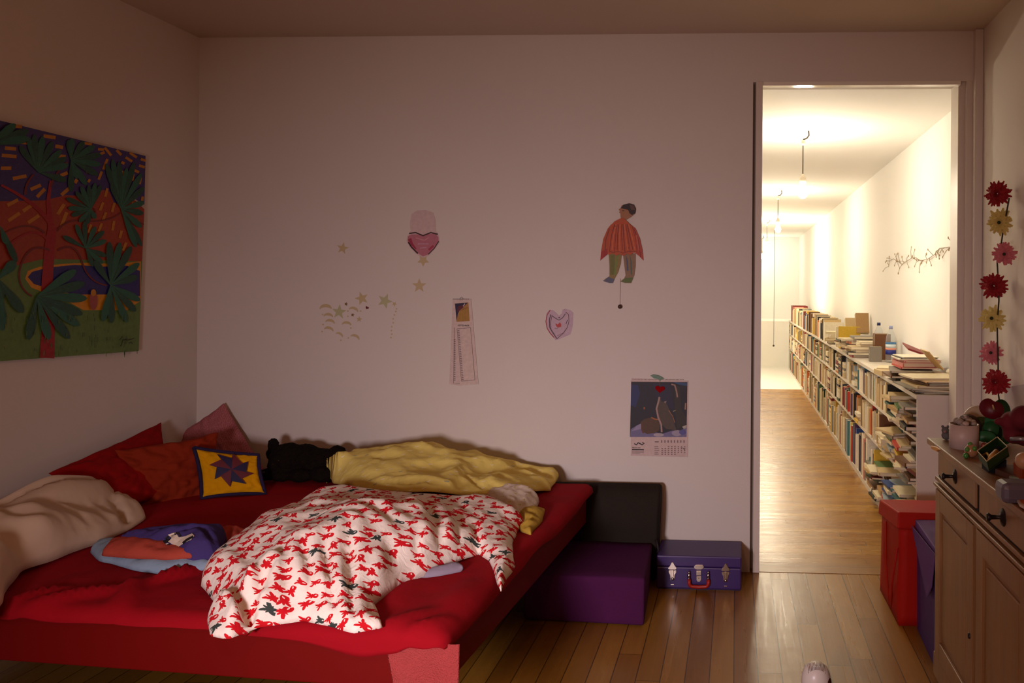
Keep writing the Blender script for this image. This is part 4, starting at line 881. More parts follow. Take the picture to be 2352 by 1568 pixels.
for k, (a_, b_) in enumerate(eds):
    d_ = obj('drawer', box(DX - .008, DX + .01, b_, a_, .775, .858), PINE, dr, bevel=.003)
    ym = (a_ + b_) / 2
    kn = obj('knob', lathe([(0, -.042), (.009, -.042), (.011, -.036), (.006, -.03), (.005, -.008), (.014, -.006), (.02, 0)], (DX - .008, ym, .818), 14, ax='X'), IRON, d_, True)
    obj('escutcheon', lathe([(0, -.004), (.022, -.003), (.024, 0)], (DX - .008, ym, .818), 14, ax='X'), IRON, d_, True)
    do = obj('door', box(DX - .006, DX + .01, b_, a_, .165, .728), PINE, dr, bevel=.002)
    for y_a, y_b, za, zb in ((a_ - .055, a_, .165, .728), (b_, b_ + .055, .165, .728), (b_ + .055, a_ - .055, .665, .728), (b_ + .055, a_ - .055, .165, .225)):
        obj('door_frame', box(DX - .016, DX - .005, y_a, y_b, za, zb), PINE, do, bevel=.002)
    obj('panel_moulding', box(DX - .011, DX - .004, b_ + .075, a_ - .075, .245, .645), PINE, do, bevel=.004)
obj('key_plate', lathe([(0, -.004), (.008, -.003), (.009, 0)], (DX - .017, 2.315, .40), 10, ax='X'), IRON, dr, True)
tag(obj('clip', prism([onX(2136, 1023, .665), onX(2150, 1026, .665), onX(2158, 1032, .665), onX(2150, 1036, .665), onX(2139, 1031, .665)], (1, 0, 0), .03), mat('yellow_plastic', 'c88410', .4), bevel=.002), 'yellow plastic tab wedged under the dresser top corner', 'clip')

# ---- things on the dresser
def D(px, py): return onZ(px, py, DT)
rp = random.Random(5)
p = D(2218, 1030); r_ = .047
pot = thing('tin', 'round white open tin full of pebbles on the dresser corner', 'tin', (p.x, p.y + .02, DT))
c = (p.x, p.y + .02, DT); hh = .078
obj('tin_wall', lathe([(0, 0), (r_, 0), (r_, hh), (r_ - .003, hh), (r_ - .003, .004), (0, .004)], c, 32), mat('tin_white', 'b49c92', .45), pot, True)
obj('tin_lid', lathe([(0, -.004), (r_ + .004, -.004), (r_ + .004, .008), (r_ + .001, .008), (r_ + .001, 0), (0, 0)], (c[0] + .075, c[1] + r_ + .05, DT + hh - .005), 32, ax='Y'), mat('tin_lid_cream', 'b09a80', .5), pot, True)
for k in range(26):
    a = rp.uniform(0, 6.28); q_ = rp.uniform(0, r_ - .014); rr_ = rp.uniform(.008, .0145)
    tag(obj('pebble', ball((c[0] + q_ * math.cos(a), c[1] + q_ * math.sin(a), DT + hh - .002 + rp.uniform(.006, .024) * (1 - q_ / r_)), rr_, None, 2, (1, rp.uniform(.7, 1), rp.uniform(.6, .9))), mat('pebble_' + str(k % 4), ('8c7c70', 'a08c78', '6e6862', 'b0988c')[k % 4], .6), smooth=True), 'small rounded pebble heaped in the white tin', 'pebble', 'pebbles in the white tin')
cu = thing('dish', 'shallow brown rimmed dish standing on edge behind the tin', 'dish', (c[0] + .04, c[1] + .07, DT))
p = D(2173, 1010)
fg = thing('bear_figurine', 'tiny grey bear figurine at the far dresser corner beside the tin', 'figurine', (p.x, p.y, DT))
GR = mat('grey_plush', '5c5654', .9, bump=.5, bscale=200)
obj('body', ball((p.x, p.y, DT + .016), .016, ball((p.x - .004, p.y - .004, DT + .034), .013, ball((p.x - .012, p.y, DT + .046), .005, ball((p.x + .006, p.y, DT + .046), .005)))), GR, fg, True)
obj('muzzle', ball((p.x - .008, p.y - .014, DT + .031), .005), mat('muzzle_pink', '90685c', .8), fg, True)
bpy.data.objects.remove(cu)
di = obj('dish', lathe([(0, 0), (.043, .004), (.048, .016), (.045, .016), (.04, .008), (0, .004)], (c[0] + .034, c[1] + .06, DT + .05), 32, ax='Y'), mat('dish_brown', '3a2412', .35), smooth=True); tag(di, 'round dark brown dish propped upright behind the pebble tin', 'dish')
# anthurium: paper flower
p = D(2285, 1040); base = Vector((p.x + .06, p.y + .18, DT))
an = thing('artificial_plant', 'potted plant with a dark red waxy bloom and round green leaves', 'plant', base)
def disc_leaf(center, w_, h_, n_, up=(0, 0, 1), heartn=.0, th=.002):
    n_ = Vector(n_).normalized(); u_ = Vector(up); u_ = (u_ - n_ * u_.dot(n_)).normalized(); s_ = u_.cross(n_); o_ = []
    for i in range(26):
        a = 2 * PI * i / 26; k_ = 1 - heartn * math.exp(-((a - PI / 2) / .35) ** 2); o_.append(Vector(center) + s_ * math.cos(a) * w_ * k_ + u_ * math.sin(a) * h_ * k_ - n_ * (math.cos(a) ** 2) * w_ * .2)
    return prism(o_, n_, th)
GL = mat('leaf_green', '174a26', .4, var=.15); GL2 = mat('leaf_light_green', '1f5c34', .45, var=.1)
yy = base.y
obj('spathe', disc_leaf(onY(2277, 938, yy - .06), .040, .034, (-.4, -1, .25), (.4, 0, 1), .25), mat('spathe_red', '5c0414', .45), an, True)
obj('spadix', tube([onY(2284, 942, yy - .065), onY(2280, 930, yy - .085)], .004, 8, None, [1, .5]), mat('spadix_cream', 'c8a878', .5), an, True)
obj('stem', tube([base + Vector((0, 0, 0)), onY(2292, 1000, yy), onY(2290, 960, yy - .03), onY(2284, 942, yy - .058)], .003), GL, an, True)
for q_, w_, h_, m_ in (((2300, 945, .0), .030, .042, GL), ((2283, 968, -.07), .030, .022, GL2), ((2256, 968, -.02), .036, .016, mat('leaf_olive', '3c5424', .5)), ((2276, 985, -.09), .026, .026, GL), ((2262, 1002, -.11), .036, .018, GL2), ((2305, 1000, -.04), .03, .03, GL)):
    cpt = onY(q_[0], q_[1], yy + q_[2]); obj('leaf', disc_leaf(cpt, w_, h_, (-.25, -1, .35)), m_, an, True)
    obj('stem', tube([base + Vector((0, q_[2] * .3, .01)), (base + cpt) / 2 + Vector((.01, 0, .01)), cpt + Vector((0, .004, 0))], .002, 6), GL, an, True)
obj('pot', lathe([(0, 0), (.03, 0), (.036, .03), (.032, .03), (.028, .006), (0, .006)], base), mat('pot_dark', '2c2018', .6), an, True)
# ball with green dots
p = D(2231, 1050); o_ = obj('ball', ball((p.x, p.y, DT + .021), .021, None, 3), mat('tan_glaze', '9a6c4c', .15), smooth=True); tag(o_, 'shiny tan ball with green bumps in front of the tin', 'ball')
for v in ((-.016, -.012, .006), (.004, -.018, .01), (-.004, .0, .019)): obj('bump', ball((p.x + v[0], p.y + v[1], DT + .021 + v[2]), .008), mat('green_glaze', '4c7a30', .2), o_, True)
tag(obj('bead', ball((p.x - .022, p.y - .018, DT + .009), .009), mat('green_bead', '3e7a34', .2), smooth=True), 'small green bead beside the tan ball', 'bead')
tag(obj('figurine', ball((p.x + .04, p.y + .01, DT + .016), .016, ball((p.x + .04, p.y + .01, DT + .036), .01)), mat('dark_red_glaze', '6c2418', .3), smooth=True), 'small dark red figurine between the ball and green box', 'figurine')
# green box tilted open
gb = thing('jewellery_box', 'open green box lined in black holding yellow trinkets, propped at a tilt', 'box', D(2290, 1090))
A_, B_, D_ = onY(2245, 1036, 2.27), onY(2291, 1004, 2.33), onY(2267, 1060, 2.19); C_ = B_ + D_ - A_
nn = (B_ - A_).cross(D_ - A_).normalized(); nn = nn if nn.z > 0 else -nn; C_ = B_ + D_ - A_
GB = mat('box_green', '1e3812', .55); BLK = mat('black_velvet', '080606', .95)
for a_, b_ in ((A_, B_), (B_, C_), (C_, D_), (D_, A_)):
    obj('box_wall', hexa([a_ - nn * .028, b_ - nn * .028, b_ - nn * .028 + (C_ - A_ if 0 else (A_ + C_) / 2 - (a_ + b_) / 2) * .05, a_ - nn * .028 + ((A_ + C_) / 2 - (a_ + b_) / 2) * .05, a_, b_, b_ + ((A_ + C_) / 2 - (a_ + b_) / 2) * .05, a_ + ((A_ + C_) / 2 - (a_ + b_) / 2) * .05]), GB, gb)
    obj('rim', tube([a_ + nn * .001, b_ + nn * .001], .0014, 6), mat('brass_edge', 'a89060', .4, .5), gb)
obj('lining', prism([A_ - nn * .026, B_ - nn * .026, C_ - nn * .026, D_ - nn * .026], nn, .003), BLK, gb)
mid = (A_ + B_ + C_ + D_) / 4
tag(obj('trinket', tube([mid.lerp(D_, .75) - nn * .012, mid.lerp(D_, .3) - nn * .012, mid.lerp(C_, .25) - nn * .01], .009, 8), mat('ochre_wood', 'b07a28', .5), smooth=True), 'ochre stick shaped trinket inside the open green box', 'trinket')
tag(obj('trinket', tube([mid.lerp(A_, .7) - nn * .014, mid.lerp(A_, .4) - nn * .01, mid.lerp(D_, .5) - nn * .012], .004, 8), mat('gold_chain', 'a8841c', .35, .6), smooth=True), 'thin golden trinket at the left inside the open green box', 'trinket')
# lid/support under it
mb = (A_ + B_ + C_ + D_) / 4 - nn * .03; obj('box_stand', box(mb.x - .02, mb.x + .03, mb.y - .01, mb.y + .05, DT, mb.z), BLK, gb)
# paper sheet corner
tag(obj('paper', prism([D(2235, 1062), D(2262, 1066), D(2280, 1084), D(2268, 1082)], (0, 0, 1), .001), mat('grey_paper', '94826c', .7)), 'small pale paper slip under the tilted green box', 'paper')
# red purple soft toy
TOY = mat('crimson_patchwork', '5e0c1c', .85, var=.5, vscale=25)
def DY(px, py, y): return onY(px, py, y)
tb = bmesh.new()
for px, py, y, r, s_ in ((2325, 970, 2.25, .034, (1, 1, .95)), (2350, 960, 2.22, .036, (1, 1, 1)), (2300, 968, 2.24, .015, (1.5, .8, .8)), (2328, 995, 2.25, .03, (1, 1, 1)), (2352, 1000, 2.25, .03, (1, 1, 1))): ball(DY(px, py, y), r, tb, 3, s_)
toy = obj('rag_doll', tb, TOY, smooth=True, tg=('dark crimson patchwork soft toy at the back of the dresser', 'toy'))
x = toy.modifiers.new('r', 'REMESH'); x.mode = 'VOXEL'; x.voxel_size = .005; x.use_smooth_shade = True; x = toy.modifiers.new('s', 'SMOOTH'); x.iterations = 5
obj('ribbon', tube([DY(2322, 1008, 2.19), DY(2340, 1007, 2.17), DY(2362, 1009, 2.16)], .006, 8), mat('silver_ribbon', '8c8c90', .3, .5), toy, True)
tag(obj('toy_block', box(DY(2345, 1030, 2.12).x, DY(2345, 1030, 2.12).x + .06, 2.12, 2.18, DT, DT + .05), mat('block_orange', '8c3c18', .5, var=.6, vscale=30), bevel=.004), 'orange and blue toy block below the crimson soft toy', 'toy')
# grey mug, brown wallet, knob, pens, card
p = DY(2326, 1066, 1.92)
mg = thing('camera_case', 'rounded grey violet plastic box near the dresser edge', 'box', (p.x + .03, 1.95, DT))
obj('case', box(p.x - .022, p.x + .06, 1.92, 1.99, DT, DT + .05), mat('grey_violet_plastic', '5c5462', .35), mg, bevel=.014)
tag(obj('wallet', prism([D(2285, 1090), D(2310, 1080), D(2368, 1084), D(2368, 1110), D(2322, 1104)], (0, 0, 1), .018), mat('brown_leather', '4a2818', .5), bevel=.004), 'brown leather case lying before the grey violet box', 'case')
tag(obj('light_wood_ball', ball(DY(2352, 1058, 1.86), .02, None, 3), mat('beech', 'b08c6c', .4), smooth=True), 'pale round wooden ball at the photo right edge on the dresser', 'ball')
tag(obj('marker', tube([D(2322, 1103) + Vector((0, 0, .009)), D(2350, 1113) + Vector((0, 0, .009)), D(2362, 1118) + Vector((0, 0, .009))], .0065, 10), mat('marker_pale_green', '8c9880', .45), smooth=True), 'pale green marker pen lying across the dresser', 'pen')
oc_ = [D(2316, 1112), D(2352, 1114), D(2400, 1118), D(2400, 1175), D(2350, 1160)]
oc_ = [onZ(2314, 1112, DT + .006), onZ(2390, 1122, DT + .006), onZ(2390, 1190, DT + .006), onZ(2342, 1163, DT + .006)]
ob = obj('booklet', prism(oc_, (0, 0, 1), .006), mat('booklet_edge', 'b8a8a0', .6)); tag(ob, 'orange booklet overhanging the front edge of the dresser', 'booklet')
obj('cover', prism([oc_[0].lerp(oc_[2], .06) + Vector((0, 0, .006)), oc_[1] + Vector((0, 0, .006)), oc_[2] + Vector((0, 0, .006)), oc_[3].lerp(oc_[1], .07) + Vector((0, 0, .006))], (0, 0, 1), .0012), mat('booklet_orange', 'a8501c', .6), ob)

# ================================================================ FLOWER STRING on the right wall
fs = thing('flower_garland', 'string of cloth flowers, red yellow and pink, hanging down the right wall', 'garland', (XR - .03, 3.55, 1.9))
FP = [((2292, 445), 'r', 27), ((2297, 510), 'y', 28), ((2308, 584), 'p', 25), ((2284, 656), 'r', 29), ((2280, 732), 'y', 28), ((2278, 810), 'p', 25), ((2287, 878), 'r', 29)]
FM = {'r': mat('petal_red', '8e0a18', .8, var=.35, vscale=30), 'y': mat('petal_yellow', 'cdb868', .8, var=.15), 'p': mat('petal_pink', 'c86c74', .8, var=.15)}
FN = {'r': 'flower_red', 'y': 'flower', 'p': 'flower'}
pts = [onX(px, py, XR - .045) for px, py in ((2318, 455), (2314, 480), (2302, 540), (2297, 575), (2291, 600), (2292, 640), (2294, 690), (2291, 740), (2291, 790), (2292, 840), (2293, 900), (2296, 925))]
obj('string', tube([q_ + Vector((0, .004 * math.sin(i * 2), 0)) for i, q_ in enumerate(pts)], .0035, 6), mat('garland_green_cord', '3a3220', .8), fs, True)
rf = random.Random(9)
for (px, py), k_, rpx in FP:
    c = onX(px, py, XR - .06); R_ = rpx / 1800 * c.y * 1.08
    face = (CAM - c).normalized(); face = (face + Vector((-.25, rf.uniform(-.2, .2), rf.uniform(-.1, .3)))).normalized()
    a1 = face.cross(Vector((0, 0, 1))).normalized(); a2 = a1.cross(face); fb = bmesh.new()
    for lay, (cnt, rad, lift) in enumerate(((24, 1.0, .0), (22, .9, .25), (18, .74, .5), (13, .52, .68), (8, .3, .8)) if k_ == 'r' else ((22, 1.0, 0), (18, .84, .2), (12, .58, .38))):
        for i in range(cnt):
            an_ = 2 * PI * i / cnt + rf.uniform(-.15, .15); rd = R_ * rad * rf.uniform(.82, 1.1); dr_ = a1 * math.cos(an_) + a2 * math.sin(an_); sd = dr_.cross(face)
            w_ = R_ * (.14 if k_ == 'r' else .165); lf_ = face * (R_ * lift * .7)
            b0 = c + dr_ * R_ * .06 + lf_ * .6; b1 = c + dr_ * rd * .62 + lf_ + face * R_ * rf.uniform(.0, .14); b2 = c + dr_ * rd + lf_ * .75 + face * R_ * rf.uniform(-.1, .12)
            v = [fb.verts.new(x_) for x_ in (b0 - sd * w_ * .3, b0 + sd * w_ * .3, b1 + sd * w_ - face * R_ * .03, b2 + sd * w_ * .35, b2 - sd * w_ * .35, b1 - sd * w_ - face * R_ * .03, b1 + face * R_ * .05)]
            for q_ in ((0, 1, 6), (1, 2, 6), (2, 3, 6), (3, 4, 6), (4, 5, 6), (5, 0, 6)): fb.faces.new([v[z_] for z_ in q_])
    fo_ = obj('flower', fb, FM[k_], fs, False, solid=.0008)
    fo_['label'] = {'r': 'dark red pompom flower', 'y': 'pale yellow daisy', 'p': 'pink flower'}[k_]
    if k_ != 'r': obj('flower_heart', ball(c + face * R_ * .28, R_ * .13, None, 2), mat('flower_dark_heart', '2a3018', .8), fo_, True)

# ================================================================ WHITE DEVICE on the floor
p = onZ(1874, 1612, 0)
hv = thing('fan_heater', 'rounded white plastic device with a slotted top on the floor', 'device', (p.x, p.y, 0))
WP = mat('white_plastic', 'e8dcd4', .3, var=.02); cz = .068
obj('housing', lathe([(0, 0), (.028, 0), (.040, .012), (.049, .04), (.0505, .065), (.048, .095), (.039, .117), (.022, .131), (0, .136)], (p.x, p.y, 0), 40), WP, hv, True)
def surf(z_):
    pr = [(.028, 0), (.040, .012), (.049, .04), (.0505, .065), (.048, .095), (.039, .117), (.022, .131), (.0, .136)]
    for (r0, z0), (r1, z1) in zip(pr, pr[1:]):
        if z0 <= z_ <= z1: return r0 + (r1 - r0) * (z_ - z0) / (z1 - z0)
    return 0
gr_ = bmesh.new()
for k in range(13):
    xo = -.028 + k * .0046; pp = []
    for i in range(6):
        yo = -.03 + i * .0065; q_ = math.hypot(xo, yo)
        zs_ = max((z_ / 1000 for z_ in range(66, 137) if surf(z_ / 1000) >= q_), default=.1); pp.append((p.x + xo, p.y + yo, zs_ + .0002))
    tube(pp, .0011, 5, gr_)
obj('vent_slot', gr_, mat('slot_dark', '4a2a1c', .6), hv)['kind'] = 'stuff'
obj('side_panel', ball((p.x + .037, p.y - .012, .066), .033, None, 3, (.45, .8, 1)), mat('maroon_plastic', '3c120e', .25), hv, True)
obj('mark', tube([(p.x + .003, p.y - .0512, .072), (p.x + .001, p.y - .0515, .066), (p.x + .003, p.y - .051, .059)], .0008, 5), mat('mark_grey', '60504c', .6), hv)

pq = [onX(x, y, XR - .004) for x, y in ((2307, 890), (2365, 880), (2365, 975), (2309, 968))]
tag(obj('paper', prism(pq, (-1, 0, 0), .0015), mat('pale_grey_paper', 'b4a8ac', .7)), 'pale grey paper sheet on the right wall behind the soft toy', 'paper')
# ================================================================ WALL ART
YW = YB - .0005
def PW(px, py): return onY(px, py, YW)
NW = (0, -1, 0)
# painting on the left wall
XP = XL + .001
def PL(px, py): return onX(px, py, XP + .028)
pt = thing('painting', 'colourful unframed canvas of palm trees by a blue pond on the left wall', 'painting', onX(160, 820, XP))
cor = [(-190, 231), (333, 358), (317, 806), (-190, 843)]
L = []
LC = ['184c38', '1f5e48']
sky, ora, grn, pond, yel, red = '3a2a6c', '98340c', '5c7a36', '26206a', 'd08a0c', '980c10'
L.append(([(-190, 231), (333, 358), (330, 470), (300, 452), (262, 470), (250, 440), (235, 436), (200, 450), (150, 448), (100, 460), (0, 462), (-190, 455)], sky))
L.append(([(-190, 455), (0, 462), (100, 460), (150, 448), (200, 450), (235, 436), (250, 440), (262, 470), (300, 452), (330, 480), (325, 602), (250, 600), (100, 594), (0, 618), (-190, 620)], ora))
L.append(([(-190, 620), (0, 618), (100, 594), (325, 600), (317, 806), (-190, 843)], grn))
L.append((ell(195, 645, 142, 50, 0, 40)[:0] + [(56, 640), (62, 622), (90, 612), (140, 606), (200, 603), (260, 606), (322, 600), (322, 690), (290, 712), (190, 712), (150, 690), (100, 672), (70, 660)], yel))
L.append(([(62, 636), (72, 624), (110, 614), (170, 608), (230, 612), (290, 610), (320, 622), (320, 680), (240, 676), (170, 676), (110, 662), (76, 652)], pond))
rp2 = random.Random(4)
for px, py, w_, a_ in ((39, 290, 20, .1), (112, 314, 28, .15), (52, 327, 18, .1), (22, 341, 26, .1), (19, 358, 34, .1), (12, 386, 24, 0), (43, 407, 32, -.2), (134, 337, 18, .2), (140, 359, 18, .1), (200, 330, 18, .15), (230, 343, 14, .1), (80, 430, 26, -.4), (92, 443, 26, -.8), (148, 440, 24, -.7), (27, 465, 28, -.5), (62, 477, 28, -.6), (30, 498, 32, -.6), (75, 503, 30, -.6), (138, 480, 28, -1), (145, 503, 34, -1.2), (145, 400, 18, -.4), (240, 377, 26, -1.2), (246, 348, 24, .9), (271, 350, 16, .8), (294, 366, 18, .6), (304, 356, 20, .6), (327, 367, 12, .3), (324, 382, 14, .3), (309, 392, 18, .4), (230, 353, 18, -.4), (228, 403, 20, -1.2), (255, 404, 18, -1.3), (278, 401, 18, -1.4), (303, 407, 16, -1.4), (320, 415, 16, -1.4), (261, 425, 14, -1.4), (242, 442, 20, -1.3), (266, 441, 10, -1.4), (231, 474, 20, -1.2), (258, 476, 22, -1.3), (238, 496, 18, -1.2), (228, 522, 20, -1.2), (258, 518, 22, -1.4), (275, 538, 18, -1.3), (204, 525, 20, -1.3), (284, 566, 20, -1.2), (303, 470, 12, -1.4), (325, 456, 10, -1.4), (200, 393, 10, -.4), (184, 404, 8, .8), (172, 416, 10, -1), (202, 415, 8, -1), (280, 374, 8, .5), (-20, 300, 24, .1), (-40, 340, 26, 0), (-60, 390, 26, -.2)):
    dx, dy = math.cos(a_) * w_ / 2, math.sin(a_) * w_ / 2; L.append((stroke([(px - dx, py - dy), (px + dx, py + dy)], 8 if px < 200 else 6), 'b8780c'))
for p_ in (bez((122, 720), (118, 560), (112, 470), (112, 420)), ):
    L.append((stroke([(105, 822), (108, 760), (104, 720), (106, 640), (112, 560), (118, 520)], 34, 20), red)); L.append((stroke([(118, 560), (112, 500), (108, 460), (114, 415)], 16, 6), red))
for a_, b_, c_, w0, w1 in (((118, 520), (90, 470), (0, 425), 12, 5), ((55, 447), (55, 420), (75, 400), 6, 4), ((114, 430), (120, 400), (152, 372), 5, 4), ((128, 530), (150, 500), (190, 508), 5, 4), ((190, 508), (250, 510), (275, 488), 4, 3), ((110, 555), (80, 510), (20, 560), 7, 4), ((100, 535), (60, 500), (0, 540), 5, 3), ((112, 575), (60, 550), (42, 620), 6, 4), ((42, 620), (36, 660), (70, 680), 4, 4), ((130, 575), (170, 550), (185, 600), 5, 4), ((185, 600), (200, 650), (243, 655), 4, 3), ((200, 505), (225, 490), (212, 478), 4, 3), ((285, 500), (310, 506), (328, 515), 3, 2)):
    L.append((stroke(bez(a_, b_, c_), w0, w1), red if w0 > 6 else '701a10'))
def frond(cx, cy, tips, w_):
    for i, (x, y) in enumerate(tips): L.append((leaf(cx, cy, x, y, w_), LC[i % 2])); L.append((stroke([(cx, cy), ((cx + x) / 2, (cy + y) / 2)], 1.5, .8), '2c6a54'))
frond(85, 395, [(42, 335), (62, 315), (75, 308), (95, 312), (118, 325), (138, 345), (150, 362), (155, 378), (150, 415)], 16)
frond(160, 368, [(155, 320), (162, 318), (190, 325), (215, 335), (230, 355), (228, 378), (222, 402), (195, 425), (160, 440), (175, 410)], 15)
frond(275, 480, [(240, 375), (255, 365), (270, 370), (288, 385), (305, 372), (322, 398), (328, 430), (328, 465), (326, 490), (322, 522), (322, 565), (310, 568), (252, 420)], 14)
frond(205, 480, [(148, 455), (152, 478), (160, 495), (178, 510), (195, 515), (215, 502), (228, 425), (215, 420), (200, 425), (182, 428), (170, 440)], 12)
frond(193, 570, [(140, 542), (170, 515), (190, 508), (215, 520), (235, 530), (240, 552), (240, 588), (232, 605), (210, 612), (225, 600)], 12)
frond(250, 655, [(247, 555), (272, 556), (298, 565), (316, 604), (312, 635), (318, 690), (308, 715), (288, 740), (252, 742), (232, 738), (212, 598)], 17)
frond(80, 680, [(60, 780), (108, 780), (155, 778), (178, 748), (185, 722), (195, 685), (190, 650), (170, 620), (120, 700)], 22)
frond(-10, 640, [(48, 718), (30, 600), (-5, 690), (0, 760)], 24); frond(-5, 520, [(33, 602), (10, 560)], 16); frond(-120, 420, [(-160, 330), (-130, 320), (-95, 335), (-75, 370), (-70, 410), (-165, 380)], 16); frond(-120, 690, [(-175, 640), (-140, 610), (-100, 620), (-80, 660), (-85, 720), (-120, 760), (-160, 740)], 18); frond(-30, 330, [(60, 300), (30, 285), (20, 320), (62, 318)], 20)
L.append((ell(209, 690, 9, 22, 0), 'a04a44')); L.append((ell(209, 672, 6, 8), 'c08018'))
for k in range(90): x, y = rp2.uniform(0, 312), rp2.uniform(715, 812); L.append((stroke([(x, y), (x + rp2.uniform(-1, 1), y + rp2.uniform(6, 12))], 1.4), '35501e' if k % 2 else '5f7632'))
sig = [[(274, 772), (268, 780), (276, 778), (272, 790), (270, 795)], [(276, 781), (282, 779), (286, 781), (292, 779), (298, 778), (300, 776)], [(290, 788), (294, 785), (297, 789)]]
for s_ in sig: L.append((stroke(s_, 1.8), '18140c'))
cv = art('canvas', cor, 'b8a890', L, lambda x, y: onX(x, y, XP + .026) + Vector((0, 0, 0)), (1, 0, 0), .003, OILS, pt, step=.00003)
q_ = [onX(x, y, XP + .026) for x, y in cor]
obj('stretcher', prism([v - Vector((.024, 0, 0)) for v in q_], (1, 0, 0), .023), mat('stretcher_wood', 'b09068', .7), pt)

# flat wall pieces
def wallart(name, base, col, layers, label, cat, thick=.0015, group=None, m=None): return art(name, base, col, layers, PW, NW, thick, m or PAPER, tg=(label, cat, group))
def outl(pts, w, c): return [(stroke(pts + [pts[0], pts[1]], w), c)]
# heart cut-out (upper part left plain)
hb = [(941, 540), (937, 562), (934, 548), (936, 562), (945, 572), (958, 586), (972, 592), (984, 588), (1000, 570), (1009, 556), (1008, 540), (1002, 528), (1000, 500), (996, 488), (984, 484), (960, 484), (948, 490), (943, 505), (943, 525)]
hb = [(934, 552), (940, 566), (956, 583), (972, 592), (984, 588), (1000, 570), (1010, 556), (1008, 541), (1002, 531), (1001, 505), (995, 488), (978, 482), (958, 483), (945, 492), (942, 512), (943, 530), (936, 542)]
ly = [([(937, 543), (945, 538), (958, 538), (972, 541), (988, 537), (1000, 536), (1007, 544), (1008, 556), (998, 570), (984, 584), (972, 589), (958, 580), (944, 566), (937, 556)], 'b8707c'), (stroke([(940, 536), (955, 534), (972, 541), (990, 534), (1006, 538)], 3), '3a1c20'), (stroke([(938, 556), (946, 568), (960, 582)], 3), '2c1418'), (stroke([(1008, 554), (998, 570), (984, 584)], 2), '2c1418'),
      (stroke([(941, 548), (946, 560), (956, 572)], 9, 3), 'a03048'), (stroke([(985, 574), (996, 564)], 5), 'a83850'), (stroke([(955, 546), (975, 552), (985, 545)], 3), 'c88890'), (stroke([(960, 560), (985, 560)], 2.5), 'c490a4'), (stroke([(965, 570), (980, 568)], 2.5), 'c490a4')]
wallart('paper_cutout', hb, 'cfb4b0', ly, 'paper cut-out with a pink crayon heart, high on the back wall', 'drawing')
# jumping jack
jj = thing('jumping_jack', 'flat painted wooden jumping jack in an orange tunic on the back wall', 'wall toy', PW(1428, 650))
def jp(name, base, col, layers, lift): 
    f = lambda x, y: onY(x, y, YB - .002 - lift); return art(name, base, col, layers, f, NW, .004, PAPER, jj)
jp('leg', [(1398, 582), (1428, 582), (1426, 605), (1420, 625), (1412, 640), (1408, 650), (1400, 650), (1385, 645), (1392, 639), (1400, 634), (1400, 610)], '8a7038', [([(1402, 585), (1412, 585), (1412, 630), (1402, 632)], '6a6a28'), ([(1416, 585), (1421, 585), (1414, 632), (1410, 632)], '708030'), ([(1386, 645), (1398, 636), (1412, 641), (1407, 650), (1400, 650)], '585a70')], 0)
jp('leg', [(1431, 582), (1460, 582), (1460, 610), (1457, 632), (1450, 650), (1436, 650), (1425, 646), (1434, 639), (1437, 632), (1434, 608)], '8a6a4c', [([(1438, 585), (1443, 600), (1444, 622), (1440, 622)], '4c5470'), ([(1447, 585), (1451, 600), (1452, 630), (1449, 630)], '4c6454'), ([(1427, 646), (1437, 638), (1455, 637), (1449, 649), (1436, 649)], '5a6a2c')], 0)
jp('arm', [(1404, 515), (1396, 525), (1386, 548), (1381, 575), (1379, 598), (1390, 588), (1398, 582), (1410, 560), (1412, 530)], 'b04a20', [([(1381, 578), (1396, 570), (1396, 584), (1380, 597)], 'a02420'), (stroke([(1400, 525), (1392, 550), (1390, 575)], 2), '7c3018')], .002)
jp('arm', [(1448, 515), (1460, 525), (1470, 548), (1476, 575), (1478, 598), (1468, 588), (1458, 580), (1448, 555)], 'b0402a', [(stroke([(1456, 525), (1466, 550), (1472, 590)], 2), '80281c'), (stroke([(1462, 540), (1468, 575)], 2), 'c06850')], .002)
tun = [(1424, 502), (1432, 500), (1440, 508), (1452, 520), (1460, 550), (1463, 582), (1455, 580), (1448, 586), (1440, 582), (1432, 588), (1424, 583), (1416, 587), (1408, 582), (1398, 585), (1396, 580), (1398, 545), (1402, 518), (1412, 508)]
tl = [(stroke([(1400 + k * 6, 580 - (k % 2) * 6), (1405 + k * 4.6, 540), (1412 + k * 3.2, 515)], 1.8), ('7e2414', 'cc6a3c', '8e3018')[k % 3]) for k in range(11)]
jp('tunic', tun, 'b84c20', tl + [(stroke([(1399, 577), (1410, 580), (1420, 577), (1432, 581), (1444, 577), (1462, 577)], 2), '8c3414')], .006)
jp('head', [(1426, 502), (1425, 490), (1422, 488), (1424, 484), (1421, 482), (1426, 477), (1428, 472), (1440, 468), (1452, 469), (1460, 478), (1459, 490), (1450, 498), (1440, 504), (1432, 505)], 'a06c48', [([(1426, 478), (1432, 470), (1445, 467), (1456, 470), (1461, 480), (1459, 490), (1452, 494), (1446, 490), (1443, 482), (1434, 480)], '2c1c18'), ([(1446, 470), (1456, 472), (1460, 482), (1450, 482)], '5a3c34'), (stroke([(1429, 484), (1434, 484)], 1.6), '2c1810')], .004)
for x, y in ((1413, 519), (1442, 522), (1412, 570), (1443, 569)): obj('rivet', ball(onY(x, y, YB - .0135), .0032), CHR, jj, True)
obj('pull_string', tube([onY(1425, 640, YB - .005), onY(1424, 700, YB - .005)], .0007, 5), mat('string_pale', '8c7464', .8), jj)
obj('pull_bead', ball(onY(1424, 704, YB - .012), .011, None, 3), mat('bead_wood', '4a2c22', .4), jj, True)
